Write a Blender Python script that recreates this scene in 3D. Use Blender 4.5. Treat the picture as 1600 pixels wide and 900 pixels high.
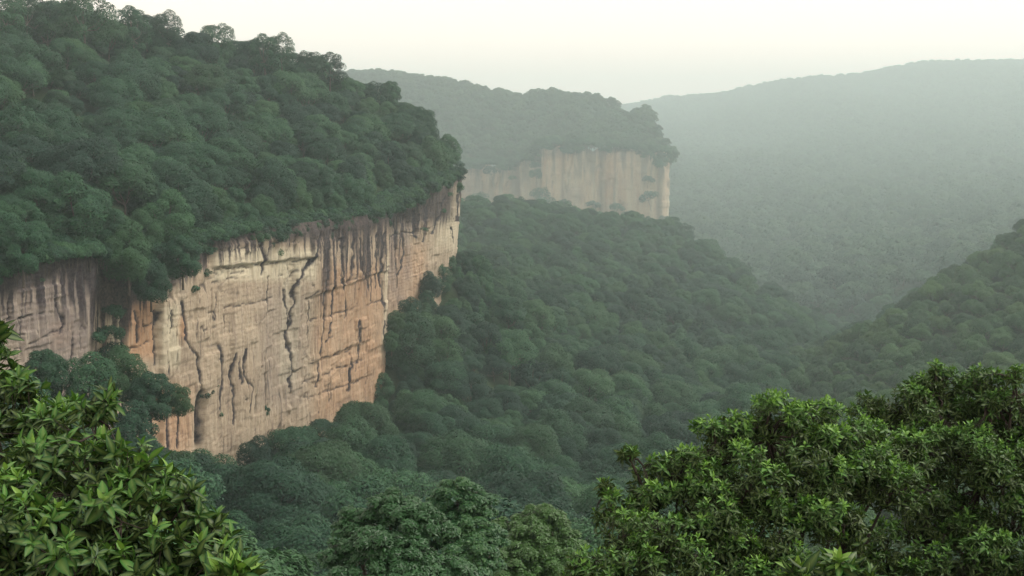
import bpy, math, random
import numpy as np
from mathutils import Vector, Matrix

for o in list(bpy.data.objects):
    bpy.data.objects.remove(o)
SC = bpy.context.scene
COL = SC.collection
R = math.radians

# ---------------------------------------------------------------- camera
PITCH = math.atan(221 / 2000.0)            # looks slightly down into the valley
cam_d = bpy.data.cameras.new('camera')
cam_d.sensor_width = 36
cam_d.lens = 45
cam_d.clip_start = 0.1
cam_d.clip_end = 12000
cam = bpy.data.objects.new('camera', cam_d)
cam.rotation_euler = (math.pi / 2 - PITCH, 0, 0)
COL.objects.link(cam)
SC.camera = cam

# ---------------------------------------------------------------- sky and sun
SUN_EL, SUN_AZ = R(52), R(80)             # azimuth clockwise from +Y (the view)
world = bpy.data.worlds.new('World')
SC.world = world
world.use_nodes = True
nt = world.node_tree
nt.nodes.clear()
w_out = nt.nodes.new('ShaderNodeOutputWorld')
w_bg = nt.nodes.new('ShaderNodeBackground')
w_sky = nt.nodes.new('ShaderNodeTexSky')
w_sky.sky_type = 'NISHITA'
w_sky.sun_disc = False
w_sky.sun_elevation = SUN_EL
w_sky.sun_rotation = SUN_AZ
w_sky.dust_density = 2.5
w_sky.air_density = 1.0
w_mix = nt.nodes.new('ShaderNodeMix')
w_mix.data_type = 'RGBA'
w_mix.inputs[0].default_value = 0.75       # thin overcast veil over the blue
w_mix.inputs[7].default_value = (20.4, 16.5, 14.2, 1)
w_geo = nt.nodes.new('ShaderNodeTexCoord')
w_sep = nt.nodes.new('ShaderNodeSeparateXYZ')
w_ramp = nt.nodes.new('ShaderNodeMapRange')
w_ramp.interpolation_type = 'SMOOTHSTEP'
w_ramp.inputs[1].default_value, w_ramp.inputs[2].default_value = 0.0, 0.9
w_ramp.inputs[3].default_value, w_ramp.inputs[4].default_value = 0.95, 0.25
nt.links.new(w_geo.outputs['Generated'], w_sep.inputs[0])
nt.links.new(w_sep.outputs[2], w_ramp.inputs[0])
nt.links.new(w_ramp.outputs[0], w_mix.inputs[0])
nt.links.new(w_sky.outputs[0], w_mix.inputs[6])
nt.links.new(w_mix.outputs[2], w_bg.inputs[0])
w_bg.inputs[1].default_value = 0.10
nt.links.new(w_bg.outputs[0], w_out.inputs[0])

sun_d = bpy.data.lights.new('sun', 'SUN')
sun_d.energy = 2.7
sun_d.angle = R(12)
sun_d.color = (1.0, 0.95, 0.87)
sun = bpy.data.objects.new('sun', sun_d)
S = Vector((math.cos(SUN_EL) * math.sin(SUN_AZ), math.cos(SUN_EL) * math.cos(SUN_AZ), math.sin(SUN_EL)))
sun.rotation_euler = S.to_track_quat('Z', 'Y').to_euler()
sun.location = (60, -30, 90)
COL.objects.link(sun)

SC.view_settings.view_transform = 'Standard'
SC.view_settings.look = 'None'
SC.view_settings.exposure = 0.08
SC.view_settings.gamma = 1.0
cy = SC.cycles
cy.use_denoising = True
cy.denoising_input_passes = 'RGB_ALBEDO_NORMAL'
cy.denoising_prefilter = 'ACCURATE'
cy.sampling_pattern = 'BLUE_NOISE'
cy.sample_clamp_indirect = 4.0
cy.max_bounces = 6
cy.diffuse_bounces = 2
cy.glossy_bounces = 2
cy.transmission_bounces = 2
cy.volume_bounces = 3
cy.transparent_max_bounces = 4
cy.use_adaptive_sampling = False

HAZE_DENSITY = 0.00026
HAZE_COLOR = (0.80, 0.975, 0.98)
HAZE_G = 0.55

# ---------------------------------------------------------------- helpers
CP, SP = math.cos(PITCH), math.sin(PITCH)

def ground_point(px, py, d):
    """World point seen in the photo at pixel px, py when it lies d metres ahead."""
    u = (px - 800) / 2000.0
    v = (450 - py) / 2000.0
    fy, fz = CP + v * SP, -SP + v * CP
    k = d / fy
    return (u * k, d, fz * k)

def to_pixel(x, y, z):
    f = y * CP - z * SP
    up = y * SP + z * CP
    f = np.maximum(f, 1e-3)
    return 800 + 2000 * x / f, 450 - 2000 * up / f, f

def _hash(ix, iy, iz, seed):
    h = (ix.astype(np.int64) * 374761393 + iy.astype(np.int64) * 668265263 + iz.astype(np.int64) * 2147483647 + seed * 974634777) & 0xFFFFFFFF
    h = ((h ^ (h >> 13)) * 1274126177) & 0xFFFFFFFF
    h = ((h ^ (h >> 16)) * 2246822519) & 0xFFFFFFFF
    return ((h ^ (h >> 15)) & 0xFFFFFF) / float(0xFFFFFF)

def noise(x, y, seed=0):
    """2-D value noise, 0..1"""
    x = np.asarray(x, float); y = np.asarray(y, float)
    ix, iy = np.floor(x), np.floor(y)
    fx, fy = x - ix, y - iy
    fx = fx * fx * fx * (fx * (fx * 6 - 15) + 10)
    fy = fy * fy * fy * (fy * (fy * 6 - 15) + 10)
    z = np.zeros_like(ix)
    a, b = _hash(ix, iy, z, seed), _hash(ix + 1, iy, z, seed)
    c, d = _hash(ix, iy + 1, z, seed), _hash(ix + 1, iy + 1, z, seed)
    return (a * (1 - fx) + b * fx) * (1 - fy) + (c * (1 - fx) + d * fx) * fy

def fbm(x, y, seed=0, octs=4):
    t, amp, tot = 0.0, 1.0, 0.0
    for k in range(octs):
        t = t + amp * noise(x * 2 ** k, y * 2 ** k, seed + 17 * k)
        tot += amp
        amp *= 0.5
    return t / tot

def smooth(a, b, x):
    t = np.clip((x - a) / (b - a), 0, 1)
    return t * t * (3 - 2 * t)

class Rbf:
    def __init__(self, pts, lam=0.5):
        p = np.array(pts, float)
        self.xy, z = p[:, :2], p[:, 2]
        n = len(p)
        k = -np.linalg.norm(self.xy[:, None] - self.xy[None], axis=2)
        a = np.zeros((n + 3, n + 3))
        a[:n, :n] = k - lam * np.eye(n)
        a[:n, n] = 1; a[n, :n] = 1
        a[:n, n + 1:] = self.xy / 1000; a[n + 1:, :n] = (self.xy / 1000).T
        a[n + 1:, n + 1:] += 1e-6 * np.eye(2)
        self.w = np.linalg.solve(a, np.concatenate([z, [0, 0, 0]]))
    def __call__(self, x, y):
        x = np.asarray(x, float); y = np.asarray(y, float)
        sh = x.shape
        q = np.stack([x.ravel(), y.ravel()], 1)
        out = np.empty(len(q))
        n = len(self.xy)
        for i in range(0, len(q), 20000):
            qq = q[i:i + 20000]
            k = -np.linalg.norm(qq[:, None] - self.xy[None], axis=2)
            out[i:i + 20000] = k @ self.w[:n] + self.w[n] + (qq / 1000) @ self.w[n + 1:]
        return out.reshape(sh)

def make_mesh(name, verts, faces, mats, attrs=None, smooth_shade=True, mat_index=None):
    """verts (n,3); faces (m,4) or (m,3) arrays or list of such arrays"""
    me = bpy.data.meshes.new(name)
    verts = np.asarray(verts, np.float32)
    if not isinstance(faces, (list, tuple)):
        faces = [faces]
    me.vertices.add(len(verts))
    me.vertices.foreach_set('co', verts.ravel())
    loops = np.concatenate([np.asarray(f, np.int32).ravel() for f in faces])
    counts = np.concatenate([np.full(len(f), f.shape[1], np.int32) for f in faces])
    starts = np.concatenate([[0], np.cumsum(counts)[:-1]]).astype(np.int32)
    me.loops.add(len(loops))
    me.loops.foreach_set('vertex_index', loops)
    me.polygons.add(len(counts))
    me.polygons.foreach_set('loop_start', starts)
    me.polygons.foreach_set('loop_total', counts)
    me.polygons.foreach_set('use_smooth', np.full(len(counts), smooth_shade))
    if not isinstance(mats, (list, tuple)):
        mats = [mats]
    for m in mats:
        me.materials.append(m)
    if mat_index is not None:
        me.polygons.foreach_set('material_index', np.asarray(mat_index, np.int32))
    for k, v in (attrs or {}).items():
        a = me.attributes.new(k, 'FLOAT', 'POINT')
        a.data.foreach_set('value', np.asarray(v, np.float32).ravel())
    me.update(calc_edges=True)
    return me

def link(name, data, parent=None, loc=None):
    o = bpy.data.objects.new(name, data)
    COL.objects.link(o)
    if parent is not None:
        o.parent = parent
    if loc is not None:
        o.location = loc
    return o

def tag(o, label=None, cat=None, group=None, kind=None):
    if label: o['label'] = label
    if cat: o['category'] = cat
    if group: o['group'] = group
    if kind: o['kind'] = kind
    return o

def grid_faces(nu, nv):
    i = np.arange(nu - 1)[:, None] * nv + np.arange(nv - 1)[None]
    i = i.ravel()
    return np.stack([i, i + nv, i + nv + 1, i + 1], 1)

def tubes(segs, sides=5):
    """segs: list of (points (k,3), radii (k,)) -> verts, quads"""
    V, F, off = [], [], 0
    ang = np.arange(sides) * 2 * math.pi / sides
    for pts, rad in segs:
        pts = np.asarray(pts, float); rad = np.asarray(rad, float)
        k = len(pts)
        t = np.gradient(pts, axis=0)
        t /= np.linalg.norm(t, axis=1)[:, None] + 1e-9
        ref = np.where(np.abs(t[:, 2:3]) > 0.9, np.array([[1.0, 0, 0]]), np.array([[0, 0, 1.0]]))
        a = np.cross(t, ref); a /= np.linalg.norm(a, axis=1)[:, None] + 1e-9
        b = np.cross(t, a)
        ring = pts[:, None] + rad[:, None, None] * (np.cos(ang)[None, :, None] * a[:, None] + np.sin(ang)[None, :, None] * b[:, None])
        V.append(ring.reshape(-1, 3))
        i = np.arange(k - 1)[:, None] * sides
        j = np.arange(sides)[None]
        jn = (j + 1) % sides
        F.append(np.stack([i + j, i + jn, i + sides + jn, i + sides + j], 2).reshape(-1, 4) + off)
        off += k * sides
    return np.concatenate(V), np.concatenate(F)

# ---------------------------------------------------------------- materials
class N:
    """small node-tree writer"""
    def __init__(self, name):
        self.m = bpy.data.materials.new(name)
        self.m.use_nodes = True
        self.t = self.m.node_tree
        self.t.nodes.clear()
        self.out = self.t.nodes.new('ShaderNodeOutputMaterial')
    def n(self, typ, ins=None, **kw):
        nd = self.t.nodes.new(typ)
        for k, v in kw.items():
            setattr(nd, k, v)
        for k, v in (ins or {}).items():
            if isinstance(v, bpy.types.NodeSocket):
                self.t.links.new(v, nd.inputs[k])
            else:
                nd.inputs[k].default_value = v
        return nd
    def mix(self, fac, a, b, blend='MIX'):
        nd = self.n('ShaderNodeMix', data_type='RGBA', blend_type=blend)
        for i, v in ((0, fac), (6, a), (7, b)):
            if isinstance(v, bpy.types.NodeSocket):
                self.t.links.new(v, nd.inputs[i])
            elif i == 0:
                nd.inputs[0].default_value = v
            else:
                nd.inputs[i].default_value = (*v, 1)
        return nd.outputs[2]
    def math(self, op, a, b=0.0, clamp=False):
        nd = self.n('ShaderNodeMath', {0: a, 1: b}, operation=op, use_clamp=clamp)
        return nd.outputs[0]
    def attr(self, name):
        return self.n('ShaderNodeAttribute', attribute_name=name).outputs['Fac']
    def ramp(self, fac, stops):
        nd = self.n('ShaderNodeValToRGB', {0: fac})
        e = nd.color_ramp.elements
        while len(e) < len(stops):
            e.new(0.5)
        for el, (p, c) in zip(e, stops):
            el.position = p
            el.color = (*c, 1) if len(c) == 3 else c
        return nd.outputs[0]
    def noise(self, vec, scale, detail=3, rough=0.55):
        return self.n('ShaderNodeTexNoise', {'Vector': vec, 'Scale': scale, 'Detail': detail, 'Roughness': rough}).outputs[0]
    def surf(self, s):
        self.t.links.new(s, self.out.inputs[0])
        return self.m

def foliage_material(name, dark, mid, light, trans=0.15, rough=0.6, spec=0.25):
    m = N(name)
    info = m.n('ShaderNodeObjectInfo')
    geo = m.n('ShaderNodeTexCoord').outputs['Object']
    n1 = m.noise(geo, 0.55, 3)
    isl = m.n('ShaderNodeNewGeometry').outputs['Random Per Island']
    f = m.math('ADD', m.math('MULTIPLY', n1, 0.55), m.math('MULTIPLY', isl, 0.35))
    f = m.math('ADD', f, m.math('MULTIPLY', m.math('SUBTRACT', info.outputs['Random'], 0.5), 0.55))
    c = m.ramp(f, [(0.12, dark), (0.48, mid), (0.92, light)])
    r2 = m.math('FRACT', m.math('MULTIPLY', info.outputs['Random'], 37.7))
    c = m.mix(m.ramp(r2, [(0.62, (0, 0, 0)), (1.0, (0.5, 0.5, 0.5))]), c, tuple(v * k for v, k in zip(light, (1.05, 0.90, 0.75))))
    c = m.mix(m.ramp(r2, [(0.0, (0.8, 0.8, 0.8)), (0.30, (0, 0, 0))]), c, tuple(v * k for v, k in zip(dark, (0.9, 1.0, 1.25))))
    d = m.n('ShaderNodeBsdfPrincipled', {'Base Color': c, 'Roughness': rough, 'Specular IOR Level': spec})
    t = m.n('ShaderNodeBsdfTranslucent', {'Color': m.mix(1.0, c, (1.15, 1.25, 0.7), 'MULTIPLY')})
    return m.surf(m.n('ShaderNodeMixShader', {0: trans, 1: d.outputs[0], 2: t.outputs[0]}).outputs[0])

M_FOREST = foliage_material('forest_leaves', (0.008, 0.036, 0.019), (0.019, 0.080, 0.037), (0.056, 0.152, 0.058))
M_FAR = foliage_material('far_forest_leaves', (0.018, 0.048, 0.026), (0.030, 0.080, 0.042), (0.060, 0.126, 0.060))
M_MOSS = foliage_material('hillside_leaves', (0.020, 0.058, 0.020), (0.038, 0.106, 0.036), (0.082, 0.180, 0.055))
M_MIDTREE = foliage_material('mid_tree_leaves', (0.012, 0.048, 0.018), (0.030, 0.104, 0.034), (0.095, 0.215, 0.055), rough=0.45, spec=0.35)
M_BRIGHT = foliage_material('bright_tree_leaves', (0.016, 0.056, 0.016), (0.038, 0.120, 0.030), (0.11, 0.22, 0.05), rough=0.45, spec=0.35)

def bark_material(name, a, b):
    m = N(name)
    co = m.n('ShaderNodeTexCoord').outputs['Object']
    mp = m.n('ShaderNodeMapping', {'Vector': co, 'Scale': (1, 1, 0.25)}).outputs[0]
    n1 = m.noise(mp, 6, 5)
    c = m.ramp(n1, [(0.3, a), (0.7, b)])
    bmp = m.n('ShaderNodeBump', {'Height': n1, 'Strength': 0.5, 'Distance': 0.05}).outputs[0]
    return m.surf(m.n('ShaderNodeBsdfPrincipled', {'Base Color': c, 'Roughness': 0.9, 'Normal': bmp}).outputs[0])

M_BARK = bark_material('bark', (0.05, 0.04, 0.032), (0.16, 0.135, 0.11))
M_TWIG = bark_material('twig_bark', (0.018, 0.013, 0.010), (0.05, 0.037, 0.027))

def soil_material():
    m = N('forest_floor')
    p = m.n('ShaderNodeNewGeometry').outputs['Position']
    n1 = m.noise(p, 0.12, 6, 0.65)
    n2 = m.noise(p, 1.3, 4, 0.6)
    f = m.math('ADD', m.math('MULTIPLY', n1, 0.6), m.math('MULTIPLY', n2, 0.4))
    c = m.ramp(f, [(0.35, (0.016, 0.022, 0.012)), (0.5, (0.026, 0.046, 0.018)), (0.68, (0.045, 0.05, 0.028))])
    b = m.n('ShaderNodeBump', {'Height': n2, 'Strength': 0.6, 'Distance': 0.6}).outputs[0]
    return m.surf(m.n('ShaderNodeBsdfPrincipled', {'Base Color': c, 'Roughness': 0.95, 'Specular IOR Level': 0.1, 'Normal': b}).outputs[0])
M_SOIL = soil_material()

def rock_material(name):
    m = N(name)
    p = m.n('ShaderNodeNewGeometry').outputs['Position']
    tall = m.n('ShaderNodeMapping', {'Vector': p, 'Scale': (1, 1, 0.17)}).outputs[0]
    flat = m.n('ShaderNodeMapping', {'Vector': p, 'Scale': (0.25, 0.25, 1.6)}).outputs[0]
    n_big = m.noise(p, 0.06, 4)
    n_tall = m.noise(tall, 0.55, 5, 0.62)
    n_flat = m.noise(flat, 0.45, 5, 0.65)
    n_fine = m.noise(p, 1.6, 5, 0.7)
    base = m.ramp(m.math('ADD', m.math('MULTIPLY', n_big, 0.5), m.math('MULTIPLY', n_fine, 0.5)),
                  [(0.30, (0.30, 0.236, 0.172)), (0.50, (0.42, 0.338, 0.240)), (0.70, (0.52, 0.44, 0.325))])
    base = m.mix(m.math('MULTIPLY', m.attr('warm'), m.math('ADD', m.math('MULTIPLY', n_tall, 0.9), 0.25), True), base, (0.46, 0.255, 0.135))
    base = m.mix(m.math('MULTIPLY', m.attr('pale'), m.math('ADD', m.math('MULTIPLY', n_tall, 1.2), 0.25), True), base, (0.60, 0.54, 0.39))
    base = m.mix(m.math('MULTIPLY', m.attr('grey'), m.math('ADD', m.math('MULTIPLY', n_flat, 0.9), 0.35), True), base, (0.215, 0.185, 0.170))
    # bedding tint and dark weathering streaks
    base = m.mix(m.ramp(n_flat, [(0.56, (0, 0, 0)), (0.72, (0.35, 0.35, 0.35))]), base, (0.19, 0.125, 0.095))
    n_bed = m.noise(m.n('ShaderNodeMapping', {'Vector': p, 'Scale': (0.10, 0.10, 1.5)}).outputs[0], 1.15, 4, 0.65)
    base = m.mix(m.ramp(n_bed, [(0.60, (0, 0, 0)), (0.68, (0.35, 0.35, 0.35))]), base, (0.17, 0.125, 0.11))
    streak = m.ramp(n_tall, [(0.55, (0, 0, 0)), (0.70, (0.45, 0.45, 0.45))])
    base = m.mix(streak, base, (0.17, 0.128, 0.112))
    n_thin = m.noise(m.n('ShaderNodeMapping', {'Vector': p, 'Scale': (1, 1, 0.075)}).outputs[0], 1.5, 4, 0.6)
    base = m.mix(m.ramp(n_thin, [(0.59, (0, 0, 0)), (0.68, (0.6, 0.6, 0.6))]), base, (0.12, 0.092, 0.086))
    base = m.mix(m.ramp(n_thin, [(0.30, (0.55, 0.55, 0.55)), (0.42, (0, 0, 0))]), base, (0.56, 0.49, 0.37))
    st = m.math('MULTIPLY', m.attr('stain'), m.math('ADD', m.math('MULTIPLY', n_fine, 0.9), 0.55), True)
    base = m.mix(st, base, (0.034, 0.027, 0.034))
    bh = m.math('ADD', m.math('MULTIPLY', n_fine, 0.6), m.math('MULTIPLY', n_tall, 0.7))
    b = m.n('ShaderNodeBump', {'Height': bh, 'Strength': 0.6, 'Distance': 0.4}).outputs[0]
    return m.surf(m.n('ShaderNodeBsdfPrincipled', {'Base Color': base, 'Roughness': 0.92, 'Specular IOR Level': 0.15, 'Normal': b}).outputs[0])
M_ROCK = rock_material('limestone')

def leaf_material(name, stops, rough=0.45, trans=0.15):
    m = N(name)
    age_shade = m.attr('age_shade')  # leaf age mixed with painted crown shade, dark inside and light on top
    isl = m.n('ShaderNodeNewGeometry').outputs['Random Per Island']
    rnd = m.n('ShaderNodeObjectInfo').outputs['Random']
    f = m.math('ADD', age_shade, m.math('MULTIPLY', m.math('SUBTRACT', m.math('ADD', isl, rnd), 1.0), 0.12))
    c = m.ramp(f, stops)
    vein = m.attr('rib')
    c2 = m.mix(m.math('MULTIPLY', vein, 0.45), c, (0.22, 0.30, 0.09))
    d = m.n('ShaderNodeBsdfPrincipled', {'Base Color': c2, 'Roughness': rough, 'Specular IOR Level': 0.18})
    t = m.n('ShaderNodeBsdfTranslucent', {'Color': m.mix(1.0, c2, (1.2, 1.35, 0.5), 'MULTIPLY')})
    return m.surf(m.n('ShaderNodeMixShader', {0: trans, 1: d.outputs[0], 2: t.outputs[0]}).outputs[0])

M_LEAF_L = leaf_material('broad_leaf', [(0.0, (0.004, 0.022, 0.009)), (0.35, (0.010, 0.056, 0.015)), (0.7, (0.046, 0.163, 0.027)), (1.0, (0.20, 0.36, 0.065))])
M_LEAF_R = leaf_material('tree_leaf', [(0.0, (0.003, 0.020, 0.008)), (0.35, (0.008, 0.051, 0.014)), (0.7, (0.038, 0.155, 0.025)), (1.0, (0.16, 0.34, 0.055))])

# ---------------------------------------------------------------- terrain control points
def canopy(px, py, d, tree=12.0):
    x, y, z = ground_point(px, py, d)
    return (x, y, z - tree)

NEAR_PATH = np.array([(-127.5, 180), (-91.5, 300), (-46.0, 452), (-48.0, 462), (-41.0, 490), (-25.0, 556), (-24.5, 572), (-36, 620), (-80, 690), (-150, 740)], float)
NEAR_RIM = np.array([-24, -24, -22.5, -22, -18.5, -12.5, -12, -11, -9, -7], float)
NEAR_BACK = np.array([(-420, 120), (-420, 260), (-420, 420), (-400, 440), (-380, 520), (-340, 640), (-320, 680), (-300, 730), (-280, 780), (-260, 820)], float)
FAR_PATH = np.array([(-330, 1500), (-150, 1440), (-60, 1400), (0, 1388), (20, 1368), (30, 1300), (90, 1304), (155, 1312), (163, 1324), (165, 1370), (155, 1470), (60, 1640)], float)
FAR_RIM = np.array([-16, -20, -20, -18, -12, 3, 2, -5, -6, -6, 0, 10], float)
FK, HK = 1.6, 2.4          # how much farther than a first guess the far massif and the far hill lie
FAR_BACK = np.array([(-420, 1760), (-300, 1780), (-200, 1790), (-120, 1800), (-80, 1800), (-60, 1800), (-40, 1800), (-20, 1800), (0, 1800), (0, 1810), (0, 1810), (-20, 1810)], float)

FAR_PATH, FAR_BACK, FAR_RIM = FAR_PATH * FK, FAR_BACK * FK, FAR_RIM * FK
G = []
for a in [(-150, 620, 205, 12), (0, 580, 250, 4), (100, 660, 268, 10), (250, 725, 318, 14), (345, 672, 348, 9), (420, 655, 376, 8), (530, 648, 416, 11), (580, 600, 442, 11),
          (718, 405, 560, 8)]:
    G.append(canopy(*a))
for a in [(760, 345, 1000), (850, 328, 1200), (950, 345, 1230), (1050, 352, 1245), (720, 350, 1000), (740, 420, 650), (700, 500, 520), (660, 590, 450), (800, 450, 700), (800, 550, 540), (800, 650, 430),
          (900, 450, 760), (900, 550, 600), (900, 650, 470), (1000, 450, 860), (1000, 550, 660), (1000, 650, 500), (1100, 450, 950),
          (1100, 550, 720), (1100, 620, 560), (1200, 500, 880), (1200, 560, 720), (1290, 545, 850), (1065, 355, 1230), (1130, 402, 1150),
          (1200, 452, 1050), (1260, 510, 940), (800, 375, 950), (900, 375, 1020), (1000, 390, 1060),
          (300, 750, 300), (500, 720, 330), (700, 720, 360), (500, 850, 210), (800, 800, 260), (300, 850, 180), (900, 760, 330), (150, 760, 230), (0, 800, 180)]:
    G.append(canopy(*a))
for a in [(620, 520, 456, 10), (660, 462, 495, 8), (705, 408, 545, 8), (598, 560, 446, 10), (725, 392, 570, 9)]:
    G.append(canopy(*a))
# right-hand hillside
for a in [(1250, 605, 600), (1295, 548, 760), (1350, 502, 700), (1420, 466, 720), (1500, 412, 750), (1560, 372, 760), (1600, 332, 770), (1680, 270, 780),
          (1350, 560, 600), (1400, 600, 520), (1500, 550, 560), (1500, 480, 640), (1600, 430, 640), (1600, 550, 480), (1750, 500, 500)]:
    G.append(canopy(*a))
G += [(300, 900, -150), (360, 960, -160), (430, 900, -90), (225, 860, -152), (245, 960, -165), (300, 1150, -200), (275, 1280, -220), (230, 1180, -160), (205, 1330, -170), (240, 1450, -190),
      (0, 1420, -105), (100, 1420, -115), (160, 1400, -130), (-80, 1350, -95), (0, 1800, -150), (150, 1800, -180), (700, 1300, -100)]
# far hill
for a in [(1040, 202, 2200), (1100, 190, 2250), (1200, 158, 2350), (1290, 117, 2400), (1400, 107, 2450), (1480, 102, 2450), (1600, 94, 2450), (1800, 85, 2450),
          (1100, 250, 1950), (1300, 250, 1900), (1500, 250, 1850), (1700, 250, 1800), (1100, 340, 1600), (1300, 400, 1380), (1500, 350, 1450), (1700, 330, 1450),
          (1250, 490, 1180), (1400, 440, 1230), (1150, 420, 1420), (960, 250, 2200)]:
    k = 1 + (HK - 1) * min(1, max(0, (a[2] - 1150) / 1250))
    G.append(canopy(a[0], a[1], a[2] * k, 10 + 12 * (k - 1) / (HK - 1)))
G += [(700, 8000, 150), (2200, 8000, 300), (3400, 8000, 330), (-600, 5200, 60), (-1200, 4000, 20), (2600, 3300, 60), (1000, 700, 20), (600, 300, -20), (-700, 600, -60), (1500, 1500, -40)]
# under the two plateaus
G += [(-150, 420, -105), (-250, 300, -100), (-120, 560, -100), (-200, 650, -95), (-70, 640, -80), (-90, 760, -70), (-150, 1000, -60), (-60, 1100, -62), (-300, 1200, -60)]
G += [(110, 2310, -155), (-160, 2500, -150), (190, 2140, -155), (0, 2720, -145), (-480, 2400, -115), (105, 2050, -155), (300, 1990, -175), (-85, 2140, -150)]
# the hill under the camera
G += [(0, 0, -1.7), (0, -60, -3), (-60, -40, -4), (60, -40, -4), (-3, 6, -5.0), (2, 6, -4.6), (5, 13, -9.5), (-6, 13, -9.5), (0, 30, -21), (-30, 30, -21), (30, 30, -20),
      (0, 60, -37), (-60, 60, -38), (60, 60, -36), (0, 110, -52), (-100, 100, -55), (100, 100, -52), (0, 170, -68), (-120, 170, -66), (150, 200, -70), (250, 300, -60)]
GROUND = Rbf(G, lam=1.0)

def ground_z(x, y):
    x_, y_ = np.asarray(x, float), np.asarray(y, float)
    spur = 60.0 * (fbm(x_ / 380, y_ / 1100, 6, 4) - 0.5) * smooth(1800, 3000, y_) * smooth(0.06, 0.14, x_ / np.maximum(y_, 1))
    rough = spur + 5.0 * (fbm(np.asarray(x) / 60, np.asarray(y) / 60, 5, 3) - 0.5) * smooth(120, 260, np.asarray(y, float))
    return GROUND(x, y) + rough

PN = [(x, y, z) for (x, y), z in zip(NEAR_PATH, NEAR_RIM)]
for a in [(-200, 4, 395), (0, 30, 430), (100, 36, 455), (200, 50, 480), (300, 72, 505), (400, 88, 530), (530, 118, 565), (620, 158, 592), (690, 206, 606)]:
    PN.append(canopy(*a, 11))
for a in [(0, 220, 345), (200, 210, 390), (350, 210, 430), (500, 220, 480), (600, 235, 530)]:
    PN.append(canopy(*a, 7))
PN += [(-260, 430, 45), (-300, 560, 40), (-180, 640, 30), (-110, 690, 12), (-420, 300, 50), (-300, 800, 30), (-420, 150, 40), (-250, 200, 30)]
PLATEAU = Rbf(PN, lam=1.0)

PF = [(x, y, z) for (x, y), z in zip(FAR_PATH, FAR_RIM)]
for a in [(540, 112, 1650), (600, 110, 1640), (700, 124, 1600), (760, 134, 1580), (870, 138, 1560), (950, 148, 1520), (1010, 165, 1450), (1042, 190, 1390), (1056, 215, 1330)]:
    PF.append(canopy(a[0], a[1], a[2] * FK, 17))
PF += [(-480, 2850, 143), (0, 2860, 96), (-160, 2800, 120)]
FAR_PLATEAU = Rbf(PF, lam=1.0)

def path_resample(path, vals, step):
    seg = np.linalg.norm(np.diff(path, axis=0), axis=1)
    cum = np.concatenate([[0], np.cumsum(seg)])
    n = int(cum[-1] / step) + 1
    s = np.linspace(0, cum[-1], n)
    out = [np.interp(s, cum, path[:, 0]), np.interp(s, cum, path[:, 1])]
    out += [np.interp(s, cum, np.asarray(v)) for v in vals]
    return s, out

def poly_contains(poly, x, y):
    inside = np.zeros(np.shape(x), bool)
    j = len(poly) - 1
    for i in range(len(poly)):
        xi, yi = poly[i]; xj, yj = poly[j]
        c = ((yi > y) != (yj > y)) & (x < (xj - xi) * (y - yi) / (yj - yi + 1e-12) + xi)
        inside ^= c
        j = i
    return inside

NEAR_POLY = np.concatenate([NEAR_PATH, NEAR_BACK[::-1]])
FAR_POLY = np.concatenate([FAR_PATH, FAR_BACK[::-1]])

# ---------------------------------------------------------------- ground sheets
gx = np.concatenate([np.arange(-2000, -200, 60), np.arange(-200, 420, 7), np.arange(420, 4800, 50)])
gy = np.concatenate([np.arange(-120, 0, 20), np.arange(0, 60, 3), np.arange(60, 1300, 8), np.arange(1300, 8400, 50)])
X, Y = np.meshgrid(gx, gy, indexing='ij')
Z = ground_z(X, Y)
ZLOW = float(Z.min()) - 3
ZHIGH = float(max(Z.max(), 330)) + 45
tag(link('ground', make_mesh('ground', np.stack([X, Y, Z], 2).reshape(-1, 3), grid_faces(len(gx), len(gy)), M_SOIL)), kind='structure')

def plateau(name, path, rim, back, zf, step, rows):
    s, (rx, ry, rz, bx, by) = path_resample(path, [rim, back[:, 0], back[:, 1]], step)
    k = np.linspace(0, 1, rows) ** 1.3
    x = rx[:, None] * (1 - k) + bx[:, None] * k
    y = ry[:, None] * (1 - k) + by[:, None] * k
    z = zf(x, y)
    z[:, 0] = rz
    return tag(link(name, make_mesh(name, np.stack([x, y, z], 2).reshape(-1, 3), grid_faces(len(s), rows), M_SOIL)), kind='structure')
plateau('plateau', NEAR_PATH, NEAR_RIM, NEAR_BACK, PLATEAU, 5, 60)
plateau('far_plateau', FAR_PATH, FAR_RIM, FAR_BACK, FAR_PLATEAU, 22, 45)

# ---------------------------------------------------------------- cliffs
def polyline_mask(PX, PY, pts, w, out):
    """soft line of half width w (photo pixels) along pts; pts may carry their own width"""
    for a, b in zip(pts[:-1], pts[1:]):
        wa = 0.80 * (a[2] if len(a) > 2 else w)
        wb = 0.80 * (b[2] if len(b) > 2 else w)
        m = (PX > min(a[0], b[0]) - 25) & (PX < max(a[0], b[0]) + 25) & (PY > min(a[1], b[1]) - 25) & (PY < max(a[1], b[1]) + 25)
        if not m.any():
            continue
        px, py = PX[m], PY[m]
        dx, dy = b[0] - a[0], b[1] - a[1]
        t = np.clip(((px - a[0]) * dx + (py - a[1]) * dy) / (dx * dx + dy * dy + 1e-9), 0, 1)
        d = np.hypot(px - a[0] - t * dx, py - a[1] - t * dy)
        ww = wa + (wb - wa) * t
        out[m] = np.maximum(out[m], np.clip(1.35 - d / ww, 0, 1))

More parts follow.
